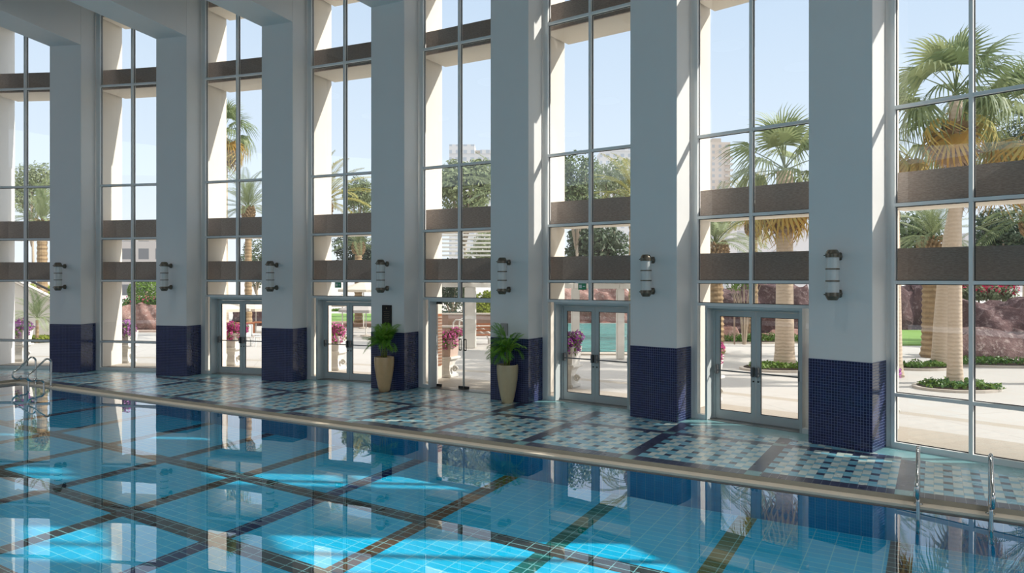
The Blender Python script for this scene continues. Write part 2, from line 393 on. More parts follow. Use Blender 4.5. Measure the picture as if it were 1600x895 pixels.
# ------------------------------------------------------------------ deck, pool, water
RZ = -A0
def arc_uv(r, k): q = P(r, k); return (q.dot(UX), q.dot(VX))
pts = [arc_uv(36.35, 12-i*.5) for i in range(31)]                    # k = 12 .. -3
poly = [(UR, VE), (UR, VB), (16, VB)]+pts+[(-42, 4), (-42, VB), (UL, VB), (UL, VE)]
mb = MB(); mb.prism(poly, -.05, 0)
floor = mb.build('floor', M['deck'], None, rot=(0, 0, RZ)); tag(floor, 'tiled pool deck of pale, blue and navy basket-weave tiles with navy stripes', 'floor', kind='structure')
bm = bmesh.new(); bm.from_mesh(floor.data); bmesh.ops.triangulate(bm, faces=[f for f in bm.faces if len(f.verts) > 4]); bm.to_mesh(floor.data); bm.free()
mb = MB()                                                            # coping face under the deck edge
mb.box(UL, UR, VE-.012, VE+.10, -.07, -.0505); mb.box(UL-.1, UL+.012, VB, VE, -.07, -.0505)
mb.box(UL, UR, VE-.012, VE-.0005, -.0505, -.002); mb.box(UL+.0005, UL+.012, VB, VE-.012, -.0505, -.002)
tag(mb.build('trim_1', M['coping'], None, rot=(0, 0, RZ)), 'olive stone coping lip along the pool edge', 'coping', kind='structure')
LW = .21
mb = MB()
mb.box(UL, UR, VE-LW, VE+.3, -.13, -.0705); mb.box(UL-.3, UL+LW, VB, VE-LW, -.13, -.0705)
tag(mb.build('trim_2', M['ledge'], None, rot=(0, 0, RZ)), 'cream stone gutter ledge just above the pool water', 'ledge', kind='structure')
ZB = -1.62
mb = MB(); mb.box(UL, UR, VB, VE, ZB-.1, ZB)
pf = mb.build('pool_floor', M['poolf'], None, rot=(0, 0, RZ)); tag(pf, 'turquoise tiled pool bottom crossed by dark lane lines', 'pool floor', kind='structure')
pws = []
for args, lab in (((UL, UR, VE-LW+.01, VE+.3, ZB, -.1305), 'far pool wall of blue tiles with a navy waterline row'), ((UL-.3, UL+LW-.01, VB, VE-LW, ZB, -.1305), 'left pool wall of blue tiles'),
                  ((UR, UR+.3, VB, VE, ZB, -.06), 'right pool wall of blue tiles'), ((UL, UR, VB-.3, VB, ZB, -.06), 'near pool wall of blue tiles')):
    o = MB().box(*args).build('pool_wall', M['poolw'], None, rot=(0, 0, RZ)); tag(o, lab, 'pool wall', kind='structure'); pws.append(o)
mb = MB(); a, b, c, d = UL+LW-.012, UR, VB, VE-LW+.012
nx, ny = 30, 24
mb.add([(a+(b-a)*i/nx, c+(d-c)*j/ny, ZW) for j in range(ny+1) for i in range(nx+1)],
       [(j*(nx+1)+i, j*(nx+1)+i+1, (j+1)*(nx+1)+i+1, (j+1)*(nx+1)+i) for j in range(ny) for i in range(nx)])
wa = mb.build('pool_water', M['water'], None, True, rot=(0, 0, RZ)); tag(wa, 'still clear water filling the indoor pool', 'water', kind='stuff')
wa.cycles.is_caustics_caster = True
for o in [pf]+pws: o.cycles.is_caustics_receiver = True

# ------------------------------------------------------------------ ceiling
ZBM, ZC = 10.42, 13.2
mb = MB()
rr = [(31.75, 10.42, 14), (4.0, 10.42, 14)]
ks = [-3+i*.5 for i in range(31)]
v = []; f = []
for k in ks:
    for r, z in ((31.75, ZC), (31.75, ZBM), (2.0, ZBM), (2.0, ZBM+.5), (32.2, ZC+.3), (38.2, ZC+.3), (38.2, ZC), (31.75, ZC)):
        v.append(P(r, k, z))
n = 8
for i in range(len(ks)-1):
    for j in range(n-1): f.append((i*n+j, i*n+j+1, (i+1)*n+j+1, (i+1)*n+j))
mb.add(v, f)
tag(mb.build('ceiling', M['ceil']), 'flat grey ceiling over the pool with a raised bay along the windows', 'ceiling', kind='structure')

# ------------------------------------------------------------------ columns and ceiling beams
colshort = {1: 'far left column behind the pool ladder', 2: 'second column from the left', 3: 'third column from the left', 4: 'column with the tall dark plaque', 5: 'column of the right potted palm',
            6: 'second widest column on the right', 7: 'nearest and widest column on the right'}
def column_mesh(t):
    hw = CW/2
    MB().bevbox(-hw, hw, 0, .66, TILE, ZC, .006).build('shaft', M['paint'], t)
    MB().bevbox(-hw-.004, hw+.004, -.004, .66, 0, TILE, .004).build('tile_wainscot', M['mosaic'], t)
for k in range(1, 8):
    t = empty('column', P(RF, k), -th(k), 'square grey column with a navy mosaic base, '+colshort[k].replace(' column', ' one', 1), 'column', 'columns along the glass wall')
    column_mesh(t)
for i, k in enumerate(range(0, 9)):
    mb = MB(); mb.box(-CW/2, CW/2, -34, -.001, ZBM+.001 if False else ZBM, ZC)
    mb = MB(); mb.add([(-CW/2, -4.2, ZBM), (CW/2, -4.2, ZBM), (CW/2, -.001, ZBM), (-CW/2, -.001, ZBM), (-CW/2, -4.2, ZC), (CW/2, -4.2, ZC), (CW/2, -.001, ZC), (-CW/2, -.001, ZC)],
                      [(0,3,2,1),(4,5,6,7),(0,1,5,4),(1,2,6,5),(2,3,7,6),(3,0,4,7)])
    o = mb.build('trim_%d' % (3+i), M['paint'], None, loc=P(RF, k), rot=(0, 0, -th(k)))
    tag(o, 'grey ceiling beam above the %s' % (colshort[k] if k in colshort else 'off-frame column'), 'ceiling beam', kind='structure')
# plain continuation of the facade outside the picture, left and right
def bar_run(name, ka, kb, label):
    mb = MB()
    def put(k, x0, x1, y0, y1, z0, z1):
        c = P(0, k); a = th(k); T = Vector((cos(a), -sin(a), 0)); N = Vector((sin(a), cos(a), 0))
        q = [c+T*x+N*y+Vector((0, 0, z)) for z in (z0, z1) for x, y in ((x0, y0), (x1, y0), (x1, y1), (x0, y1))]
        mb.add(q, [(0,3,2,1),(4,5,6,7),(0,1,5,4),(1,2,6,5),(2,3,7,6),(3,0,4,7)])
    for k in range(ka, kb+1):
        put(k, -CW/2, CW/2, RF, 36.1, 0, ZC); put(k, -.2, .2, 36.45, 37.8, 0, 13)
        if k < kb:
            for z0, z1 in BANDS: put(k+.5, -1.78, 1.78, 36.58, 37.8, z0, z1)
            put(k+.5, -.1, -.04, 36.04, 36.18, 0, ZC)
    return tag(mb.build(name, M['paint']), label, 'wall', kind='structure')
BANDS = [(2.95, 3.55), (4.33, 4.94), (9.31, 9.96), (11.75, 12.4)]
bar_run('wall_right', 8, 12, 'continuation of the column and fin wall beyond the right edge')
bar_run('wall_left', -2, 0, 'continuation of the column and fin wall beyond the left edge')

# ------------------------------------------------------------------ exterior fins and bands
finname = {1: 'beside the second window from the left', 2: 'left of the leftmost glass doors', 3: 'behind the second pair of doors from the left', 4: 'carrying the slatted wooden board',
           5: 'left of the doors that show the turquoise lagoon', 6: 'left of the rightmost doors', 7: 'beside the large right-hand window wall'}
for k in range(1, 8):
    o = MB().bevbox(-.2, .2, 36.45, 37.8, 0, 13.0, .02).build('concrete_fin', M['concrete'], None, loc=P(0, k), rot=(0, 0, -th(k)))
    tag(o, 'cream concrete fin standing outside the glass, '+finname[k], 'pillar', 'concrete fins outside the glass')
bandname = ['low', 'middle', 'high', 'topmost']
bayname = ['far left window', 'window right of the far left column', 'leftmost pair of doors', 'second pair of doors from the left', 'frameless glass doors', 'doors that show the turquoise lagoon', 'rightmost doors', 'large right-hand window']
for b in range(0, 8):
    for i, (z0, z1) in enumerate(BANDS):
        hw = 1.755
        t = MB().box(-hw, hw, 36.62, 37.79, z0, z1).build('concrete_band', M['concrete'], None, loc=P(0, b+.5), rot=(0, 0, -th(b+.5)))
        tag(t, '%s brown-faced concrete sunshade band outside the %s' % (bandname[i], bayname[b]), 'sunshade', 'concrete sunshade bands outside the glass')
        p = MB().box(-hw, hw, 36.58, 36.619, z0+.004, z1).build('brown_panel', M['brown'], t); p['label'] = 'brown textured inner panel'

# ------------------------------------------------------------------ windows
TR = [4.3, 6.03, 9.28]
XM = -.07
def glaze(mb, x0, x1, y, z0, z1): mb.add([(x0, y, z0), (x1, y, z0), (x1, y, z1), (x0, y, z1)], [(0, 1, 2, 3)])
def window(b):
    door = 2 <= b <= 6
    w = empty('window_%d' % (b+1), P(0, b+.5), -th(b+.5), 'tall aluminium framed glazing of the bay, '+bayname[b], 'window', kind='structure')
    y0, y1, yg = RW, RW+.14, RW+.085
    J0, J1 = 1.44, 1.325
    mb = MB(); mb.box(-J0, -J1, y0+.02, y1, 0, 12.9); mb.box(J1, J0, y0+.02, y1, 0, 12.9)
    mb.box(-J1+.0, -J1+.062, y0, y1, 0, 12.9); mb.box(J1-.062, J1, y0, y1, 0, 12.9)
    if not door: mb.box(-J1+.062, J1-.062, y0, y1, 0, .10)
    else:
        mb.box(-J1+.062, -1.08, y0, y1, 0, .10); mb.box(.975, J1-.062, y0, y1, 0, .10)
    mb.build('window_frame', M['alu'], w)
    zb = 2.48 if door else .1
    MB().box(XM-.03, XM+.03, y0, y1, zb, 12.9).build('mullion', M['alu'], w)
    levels = ([2.45] if door else [.94])+[2.93]+TR
    for z in levels:
        m2 = MB()
        for xa, xb in ((-J1+.062, XM-.03), (XM+.03, J1-.062)): m2.box(xa, xb, y0+.004, y1-.004, z-.03, z+.03)
        if door and z == 2.45: m2.box(XM-.0301, XM+.0301, y0+.004, y1-.004, z-.03, z+.03)
        m2.build('transom', M['alu'], w)
    g = MB(); gs = MB(); zs = sorted([z for z in levels]+[12.9]+([] if door else [.1-.03]))
    for za, zc in zip(zs, zs[1:]):
        for xa, xb in ((-J1+.062, XM-.03), (XM+.03, J1-.062)):
            a, b2, c, d = xa+.001, xb-.001, za+.031, zc-.031
            glaze(g, a, b2, yg, c, d)
            for q in ((a, a+.012, c, d), (b2-.012, b2, c, d), (a, b2, c, c+.012), (a, b2, d-.012, d)): gs.box(q[0], q[1], yg-.008, yg+.008, q[2], q[3])
    if door:
        for xa, xb in ((-J1+.062, -1.08), (.975, J1-.062)):
            glaze(g, xa, xb, yg, .10, 2.42)
    g.build('glazing', M['glass'], w); gs.build('gasket', M['gasket'], w)
    return w
for b in range(8): window(b)

def door(b, n):
    frameless = b == 4
    t = empty('door_%d' % n, P(0, b+.5), -th(b+.5), ('frameless clear glass double door with black fittings, between the two potted palms' if frameless else 'grey framed glass double door with push bars, bay of the '+bayname[b]), 'door', kind='structure')
    y0, yd = RW, RW+.30
    fm = M['alu'] if frameless else M['dooralu']
    mb = MB()
    mb.box(-1.08, -1.03, y0, y0+.38, 0, 2.42); mb.box(.925, .975, y0, y0+.38, 0, 2.42); mb.box(-1.03, .925, y0+.006, y0+.38, 2.37, 2.42)
    if not frameless:
        mb.box(-1.03, -.99, yd-.02, yd+.08, 0, 2.37); mb.box(.885, .925, yd-.02, yd+.08, 0, 2.37); mb.box(-.99, .885, yd-.02, yd+.08, 2.31, 2.37)
    mb.build('door_frame', fm, t)
    MB().box(-1.03, .925, y0+.02, yd+.08, 0, .012).build('threshold', M['steelplate'], t)
    xc = -.09 if not frameless else -.13
    lo, hi = (-.985, .88) if not frameless else (-1.025, .92)
    for s, (xa, xb) in (('l', (lo, xc-.006)), ('r', (xc+.006, hi))):
        if not frameless:
            lf = MB()
            lf.box(xa, xa+.095, yd, yd+.045, .016, 2.305); lf.box(xb-.095, xb, yd, yd+.045, .016, 2.305)
            lf.box(xa+.095, xb-.095, yd, yd+.045, .016, .20); lf.box(xa+.095, xb-.095, yd, yd+.045, 2.20, 2.305)
            lo_ = lf.build('door_leaf', M['dooralu'], t)
            gp = MB(); glaze(gp, xa+.095, xb-.095, yd+.022, .20, 2.20); gp.build('glass_pane', M['clear'], lo_)
            gk = MB()
            for q in ((xa+.095, xa+.105, .2, 2.2), (xb-.105, xb-.095, .2, 2.2), (xa+.095, xb-.095, .2, .21), (xa+.095, xb-.095, 2.19, 2.2)): gk.box(q[0], q[1], yd+.001, yd+.03, q[2], q[3])
            gk.build('gasket', M['gasket'], lo_)
            pb = MB(); pb.tube([(xa+.03, yd-.075, 1.05), (xb-.03, yd-.075, 1.05)], .016, 10)
            for xx in (xa+.045, xb-.045):
                pb.bevbox(xx-.03, xx+.03, yd-.095, yd-.0005, .97, 1.17, .012)
            pb.build('push_bar', M['pushbar'], lo_)
            ck = MB(); xx = xb-.045 if s == 'l' else xa+.045
            ck.tube([(xx, yd-.012, .87), (xx, yd-.0005, .87)], .018, 12); ck.build('lock', M['black'], lo_)
        else:
            lo_ = MB().box(xa, xb, yd+.02, yd+.032, .025, 2.36).build('door_leaf', M['clear'], t)
            ed = MB(); q = xb if s == 'l' else xa
            ed.box(q-.02 if s == 'l' else q-.004, q+.004 if s == 'l' else q+.02, yd+.017, yd+.035, .03, 2.36); ed.build('edge_strip', M['white'], lo_)
            fit = MB(); w = .16
            fit.box(xb-w if s == 'l' else xa, xb if s == 'l' else xa+w, yd+.008, yd+.044, .016, .085)
            hx = xa if s == 'l' else xb-w
            fit.box(hx, hx+w, yd+.008, yd+.044, .016, .085); fit.box(hx, hx+w, yd+.008, yd+.044, 2.29, 2.365)
            fit.build('patch_fitting', M['black'], lo_)
            hb = MB(); hx = xb-.075 if s == 'l' else xa+.075
            r = .011
            hb.tube([(hx-.035, yd-.03, 1.06), (hx-.035, yd-.03, 1.36)], r, 8); hb.tube([(hx+.035, yd-.03, 1.06), (hx+.035, yd-.03, 1.36)], r, 8)
            hb.tube([(hx-.035, yd-.03, 1.36), (hx+.035, yd-.03, 1.36)], r, 8); hb.tube([(hx-.035, yd-.03, 1.06), (hx+.035, yd-.03, 1.06)], r, 8)
            hb.tube([(hx-.035, yd-.03, 1.08), (hx-.035, yd+.02, 1.08)], r*.8, 8); hb.tube([(hx-.035, yd-.03, 1.34), (hx-.035, yd+.02, 1.34)], r*.8, 8)
            hb.build('door_handle', M['black'], lo_)
for n, b in enumerate((2, 3, 4, 5, 6)): door(b, n+1)
# small hanging exit signs behind the transom lights
for b in (3, 5):
    q = P(0, b+.5)
    t = empty('exit_sign', q, -th(b+.5), 'small green hanging exit sign above the '+bayname[b], 'sign', 'hanging exit signs')
    MB().box(-.42, -.10, RW-.06, RW-.001, 2.885, 2.925).build('sign_housing', M['alu'], t)
    p = MB().box(-.36, -.14, RW-.04, RW-.03, 2.73, 2.884).build('sign_panel', M['green'], t)
    pc = MB(); pc.box(-.33, -.26, RW-.0415, RW-.0405, 2.77, 2.85); pc.box(-.23, -.17, RW-.0415, RW-.0405, 2.80, 2.82)
    pc.build('pictogram', M['signw'], p)

# ------------------------------------------------------------------ wall sconces
def sconce(k, label):
    t = empty('wall_sconce', P(RF, k, 2.62), -th(k), label, 'lamp', 'wall sconces on the columns')
    y = -.30; r = .108
    gl = MB().lathe([(r, .13), (r, .75)], 28, (0, y, 0)); o = gl.build('lamp_shade', M['frost'], t); smooth_by(o)
    for z in (.335, .545):
        smooth_by(MB().lathe([(r+.001, z-.012), (r+.009, z-.012), (r+.009, z+.012), (r+.001, z+.012)], 28, (0, y, 0)).build('ring', M['bronze'], t))
    for zz, s in ((.75, 1), (.13, -1)):
        cp = MB(); pr = [(r+.010, -.004), (r+.012, .06), (r+.003, .066), (r-.004, .088), (r*.80, .118), (r*.70, .13)]
        pr = [(a, zz+s*c) for a, c in pr]
        if s < 0: pr = pr[::-1]
        cp.lathe(pr, 28, (0, y, 0))
        for a in range(4):
            an = a*PI/2+.5; c = Vector((cos(an), sin(an), 0))
            q = Vector((0, y, zz+s*.032))
            cp.tube([q+c*(r+.006), q+c*(r+.022)], .009, 8)
            cp.lathe([(.004, -.011), (.013, -.006), (.013, .006), (.004, .011)], 8, q+c*(r+.026))
        smooth_by(cp.build('cap', M['bronze'], t))
        ar = MB(); ar.tube([(0, y+r, zz+s*.02), (0, -.03, zz+s*.02)], .032, 12)
        ar.lathe([(.03, -.05), (.055, -.03), (.062, 0), (.055, .03), (.03, .05)], 16, (0, -.034, zz+s*.02))
        ar.bevbox(-.05, .05, -.028, -.0045, zz+s*.02-.07, zz+s*.02+.07, .012)
        smooth_by(ar.build('bracket', M['bronze'], t))
for k in range(1, 8): sconce(k, 'bronze capped tube sconce on the '+colshort[k])

# ------------------------------------------------------------------ plaques on columns 4 and 5
t = empty('wall_plaque', P(RF, 4, 1.72), -th(4), 'tall dark bronze plaque above the left potted palm', 'plaque')
MB().bevbox(-.17, .15, -.022, -.0005, -.02, .56, .006).build('plate', M['plaque'], t)
em = MB(); em.tube([(-.01, -.024, .46), (-.01, -.024, .50)], .008, 8); em.lathe([(.004, -.02), (.018, 0), (.004, .02)], 10, (-.01, -.026, .47)); em.build('emblem', M['gold'], t)
ln = MB()
for i in range(6): ln.box(-.11+.02*(i % 2), .09-.02*(i % 2), -.0235, -.0222, .38-.05*i, .384-.05*i)
ln.build('inscription', M['gold'], t)
t = empty('wall_plaque', P(RF, 5, 1.60), -th(5), 'small square steel plaque behind the right potted palm', 'plaque')
MB().bevbox(-.25, -.03, -.018, -.0005, 0, .30, .006).build('plate', M['steelplate'], t)

# ------------------------------------------------------------------ pool ladders
def rail_curve():
    p = [(0, -.14+.07), (0, .60)]                     # (distance out over the pool, height)
    out = [(0.0, -.0705), (0.0, .2), (0.0, .58)]
    for i in range(1, 9):
        a = PI*(1-i/8*.80); out.append((.11+.11*cos(a), .60+.12*sin(a)))
    e = out[-1]; tip = (.53, .37)
    out += [(e[0]+(tip[0]-e[0])*f, e[1]+(tip[1]-e[1])*f) for f in (.3, .6, .9)]
    for i in range(1, 8):
        a = math.radians(60-i*210/7); out.append((.50+.12*cos(a), .27+.12*sin(a)))
    e = out[-1]
    out += [(.40, .145), (.33, .14)]
    for i in range(1, 6):
        a = PI/2+i/5*PI/2; out.append((.31+.12*cos(a), .02+.12*sin(a)))
    out += [(.19, -.4), (.19, -1.1)]
    return out
def ladder(u0, u1, v, label):
    t = empty('pool_ladder', uv((u0+u1)/2, v, -.0705), -A0, label, 'ladder', 'pool ladders')
    base = t.location
    for u in (u0, u1):
        du = u-(u0+u1)/2
        pts = [Vector((du, -d, z+.0705)) for d, z in rail_curve()]
        fine = []
        for i in range(len(pts)-1):
            p0, p1, p2, p3 = pts[max(i-1, 0)], pts[i], pts[i+1], pts[min(i+2, len(pts)-1)]
            for s in range(4):
                q = s/4; fine.append(.5*((2*p1)+(p2-p0)*q+(2*p0-5*p1+4*p2-p3)*q*q+(3*p1-p0-3*p2+p3)*q**3))
        fine.append(pts[-1])
        r = MB().tube(fine, .025, 12).build('handrail', M['chrome'], t, True)
        MB().lathe([(.055, 0), (.055, .010), (.03, .022), (.022, .024)], 18, (du, 0, .0008)).build('flange', M['chrome'], r, True)
ladder(-.22, .60, VE-.10, 'stainless steel pool ladder rails at the right edge of the pool')
ladder(-22.62, -21.80, VE-.10, 'stainless steel pool ladder rails at the far left corner of the pool')

# ------------------------------------------------------------------ fronds
def fan_frond(pet=.9, L=.95, n=24, spread=118, droop=.35, w=.05):
    mb = MB(); mb.tube([(0, 0, 0), (pet*.5, 0, .03), (pet, 0, 0)], [.022, .016, .010], 5)
    for i in range(n):
        a = math.radians(-spread+2*spread*i/(n-1)); l = L*(.72+.28*cos(a*.7))*random.uniform(.93, 1.05)
        d = Vector((cos(a), sin(a), 0)); s = Vector((-sin(a), cos(a), 0)); c = Vector((pet, 0, 0)); dr = droop*random.uniform(.7, 1.35)
        lift = .12*(1-cos(a)); z = lambda q: .10*math.sin(PI*q)*(1-lift)-dr*L*q**2.6
        q = [c, c+d*l*.45-s*w+Vector((0, 0, z(.45))), c+d*l*.45+s*w+Vector((0, 0, z(.45)+.02)),
             c+d*l*.78-s*w*.6+Vector((0, 0, z(.78))), c+d*l*.78+s*w*.6+Vector((0, 0, z(.78)+.01)), c+d*l+Vector((0, 0, z(1.05)))]
        mb.add(q, [(0, 1, 2), (1, 3, 4, 2), (3, 5, 4)])
    return mb
def feather_frond(L=3.0, n=26, ll=.55, w=.022, arch=1.0, stem=.02, lead=.12, drop=.25):
    mb = MB(); pt = lambda s: Vector((L*s*(1-.12*arch*s), 0, arch*L*(.30*s-.48*s*s)))
    mb.tube([pt(i/8) for i in range(9)], [stem*(1-.85*i/8) for i in range(9)], 5)
    for i in range(n):
        s = lead+(1-lead)*i/(n-1); p = pt(s); d = (pt(min(s+.02, 1.02))-pt(s-.02)).normalized()
        l = ll*(math.sin(PI*(.16+.80*s))**.6)*random.uniform(.9, 1.1)
        for sg in (-1, 1):
            side = Vector((0, sg, 0)); up = Vector((0, 0, 1))
            dr = (d*.75+side*.75+up*.28).normalized(); wv = d.cross(dr).cross(dr).normalized()*w
            m = p+dr*l*.5; e = p+dr*l+Vector((0, 0, -drop*l*random.uniform(.5, 1.5)))
            mb.add([p, m-wv, m+wv, e], [(0, 1, 3, 2)])
    return mb
def mesh_of(mb, name, mat):
    me = bpy.data.meshes.new(name); me.from_pydata(mb.v, [], mb.f); me.materials.append(mat); me.update(); return me
FAN = [mesh_of(fan_frond(random.uniform(.8, 1.05), random.uniform(.9, 1.1), 24, 105, d, .034), 'frond', M['frond']) for d in (.25, .6, 1.0)]
FAND = [mesh_of(fan_frond(.8, .95, 18, 95, d, .045), 'dead_frond', M['dead']) for d in (.5, .8)]
SKIRT = [mesh_of(fan_frond(.6, .8, 16, 60, d, .06), 'skirt_frond', M['skirt']) for d in (.3, .5)]
FEA = [mesh_of(feather_frond(3.0, 34, .5, .02, a), 'frond', M['feather']) for a in (.7, 1.0, 1.3)]
FEAY = [mesh_of(feather_frond(3.0, 32, .55, .024, a), 'frond', M['yellow']) for a in (.9, 1.2)]
ARE = [mesh_of(feather_frond(.82, 20, .30, .013, a, .006, .16, .5), 'frond', M['leafP']) for a in (.7, 1.1, 1.6)]
def fmat(loc, az, elv, sc=1.0, roll=0):
    return Matrix.Translation(loc) @ Matrix.Rotation(az, 4, 'Z') @ Matrix.Rotation(-elv, 4, 'Y') @ Matrix.Rotation(roll, 4, 'X') @ Matrix.Diagonal((sc, sc, sc, 1))

# potted palms
def potted(loc, mat, label, H_, n, sc, seed):
    random.seed(seed)
    t = empty('potted_palm', loc, random.uniform(0, 3), label, 'potted plant', 'potted palms')
    prof = [(.125, 0), (.135, .01), (.172, .16), (.212, .36), (.242, .56), (.259, .74), (.262, .85), (.259, .905), (.255, .925), (.235, .925), (.228, .90), (.222, .84)]
    smooth_by(MB().lathe(prof, 36).build('pot', mat, t), 50)
    MB().lathe([(.22, .83), (.22, .855), (.10, .87)], 24).build('soil', M['soil'], t, True)
    tops = []
    for i in range(7):
        a = i*2*PI/7; r = .03+.035*random.random(); h = .35+.12*random.random()
        e = Vector((cos(a)*(r+.05), sin(a)*(r+.05), .86+h)); tops.append(e)
        MB().tube([(cos(a)*r, sin(a)*r, .855), ((cos(a)*r+e.x)/2, (sin(a)*r+e.y)/2, .86+h*.5), e], [.017, .015, .011], 7).build('stem', M['stemP'], t, True)
    for i in range(n):
        e = tops[i % 7]; az = i*2.399+random.uniform(-.3, .3); elv = math.radians(72-80*(i/n)+random.uniform(-10, 10))
        out = (Matrix.Rotation(t.rotation_euler.z, 3, 'Z') @ Vector((cos(az), sin(az), 0))).dot((Vector(loc)-Vector((XC, YC, 0))).normalized())
        if out > .25: elv = max(elv, math.radians(50+30*out))
        reach = .82*sc*max(out, .01)*max(cos(elv), .05); base_r = (Vector(loc)-Vector((XC, YC, 0))).length; lim = min(1.0, (RF-.04-base_r-.09)/reach)
        inst('frond', random.choice(ARE), t, fmat(e-Vector((0, 0, random.uniform(0, .10))), az, elv, lim*sc*random.uniform(.75, 1.1)*(1.08 if i < 4 else .92), random.uniform(-.4, .4)))
pA = pix(600.5, 611.5); pB = pix(793, 629)
potted(pA, M['potA'], 'potted palm in a tall tan glazed pot in front of the plaque column', 1.8, 34, .80, 3)
potted(pB, M['potB'], 'potted palm in a tall beige pot right of the frameless glass doors', 1.95, 36, .86, 5)

# ------------------------------------------------------------------ outdoors: ground
mb = MB(); ks2 = [-9+i*.5 for i in range(60)]
vv = []; ff = []
for k in ks2: vv += [P(36.36, k, 0), P(60, k, 0), P(200, k, 0), P(3000, k, 0)]
for i in range(len(ks2)-1):
    for j in range(3): ff.append((i*4+j, i*4+j+1, (i+1)*4+j+1, (i+1)*4+j))
mb.add(vv, [tuple(reversed(q)) for q in ff])
tag(mb.build('ground', M['paving']), 'pale paved garden terrace outside the glass', 'ground', kind='structure')

# leaves scattered in ellipsoids
def leaf_cloud(name, blobs, n, size, mat, parent=None, flat=0.0, shell=.55):
    vol = np.array([b[3]*b[4]*b[5] for b in blobs])**.67; pr = vol/vol.sum()
    idx = rng.choice(len(blobs), n, p=pr); B = np.array(blobs)[idx]
    d = rng.normal(size=(n, 3)); d /= np.linalg.norm(d, axis=1)[:, None]
    r = shell+(1-shell)*rng.random(n)**.6
    c = B[:, :3]+d*B[:, 3:6]*r[:, None]
    nrm = d+rng.normal(size=(n, 3))*.7; nrm[:, 2] += .3; nrm /= np.linalg.norm(nrm, axis=1)[:, None]
    t1 = np.cross(nrm, rng.normal(size=(n, 3))); t1 /= np.linalg.norm(t1, axis=1)[:, None]; t2 = np.cross(nrm, t1)
    s = size*(.6+.8*rng.random(n))[:, None]
    V = np.stack([c-t1*s, c-t2*s*.5, c+t1*s, c+t2*s*.5], 1).reshape(-1, 3)
    if flat is not None: V[:, 2] = np.maximum(V[:, 2], flat)
    me = bpy.data.meshes.new(name); me.from_pydata(V.tolist(), [], [(4*i, 4*i+1, 4*i+2, 4*i+3) for i in range(n)]); me.materials.append(mat); me.update()
    return inst(name, me, parent)
def tree(x, ytop, ybot, Y, hw, mat, label, n=4500, size=None, name='tree', trunk=True):
    top = pixd(x, ytop, Y); bot = pixd(x, ybot, Y); w = hw*Y/F; h = top.z-bot.z
    base = Vector((top.x, Y, 0)); t = empty(name, base, 0, label, 'tree', 'trees in the garden')
    zc = bot.z+h*.5; bl = [(0, 0, zc, w*.7, w*.6, h*.48)]
    for i in range(9):
        a = i*2.4; q = random.uniform(.35, .62)
        bl.append((cos(a)*w*q, sin(a)*w*q*.8, bot.z+h*random.uniform(.22, .80), w*random.uniform(.3, .45), w*.4, h*random.uniform(.17, .28)))
    leaf_cloud('canopy', bl, n, size or max(.10, w*.055), mat, t)
    mb = MB(); r = max(.12, w*.06)
    mb.tube([(0, 0, 0), (.1, 0, bot.z*.5), (0, 0, zc)], [r, r*.8, r*.4], 8)
    for i in range(5):
        a = i*1.3; mb.tube([(0, 0, bot.z*.7+.2), (cos(a)*w*.3, sin(a)*w*.3, zc*.6+bot.z*.4), (cos(a)*w*.55, sin(a)*w*.5, zc+h*.1)], [r*.6, r*.4, r*.15], 6)
    mb.build('trunk', M['wood'], t, True)
    return t

def fan_palm(base, ztop, r0, r1, label, lean=(0, 0), nf=22, nd=12, ns=16, sc=1.0, seed=1):
    random.seed(seed)
    t = empty('fan_palm', base, 0, label, 'palm tree', 'palm trees in the garden')
    top = Vector((lean[0], lean[1], ztop))
    pts = [Vector((lean[0]*f*f, lean[1]*f*f, ztop*f)) for f in (0, .03, .08, .2, .4, .6, .8, 1)]
    rs = [r0*1.28, r0*1.15, r0*1.03, r0*.96, r0*.9, r0*.86, r1*1.1, r1]
    MB().tube(pts, rs, 16).build('trunk', M['bark'], t, True)
    for i in range(nf):
        az = i*2.399; elv = math.radians(86-112*(i/nf)+random.uniform(-8, 8))
        m = FAN[0 if elv > .7 else 1 if elv > 0 else 2]
        inst('frond', m, t, fmat(top+Vector((0, 0, .25*(1-i/nf)-.05)), az, elv, sc*random.uniform(.9, 1.12), random.uniform(-.3, .3)))
    for i in range(nd):
        az = i*2.399+.7; elv = math.radians(-28-30*(i/max(nd, 1))+random.uniform(-8, 8))
        inst('dead_frond', FAND[i % 2], t, fmat(top-Vector((0, 0, .25+.25*i/max(nd, 1))), az, elv, sc*random.uniform(.9, 1.1), random.uniform(-.5, .5)))
    for i in range(ns):
        az = i*2.399; elv = math.radians(-78+random.uniform(-8, 8)); f = i/max(ns, 1)
        inst('skirt_frond', SKIRT[i % 2], t, fmat(top+Vector((cos(az)*r1*.8, sin(az)*r1*.8, -.2-.75*sc*f)), az, elv, sc*random.uniform(.7, .95), random.uniform(-.5, .5)))
    return t
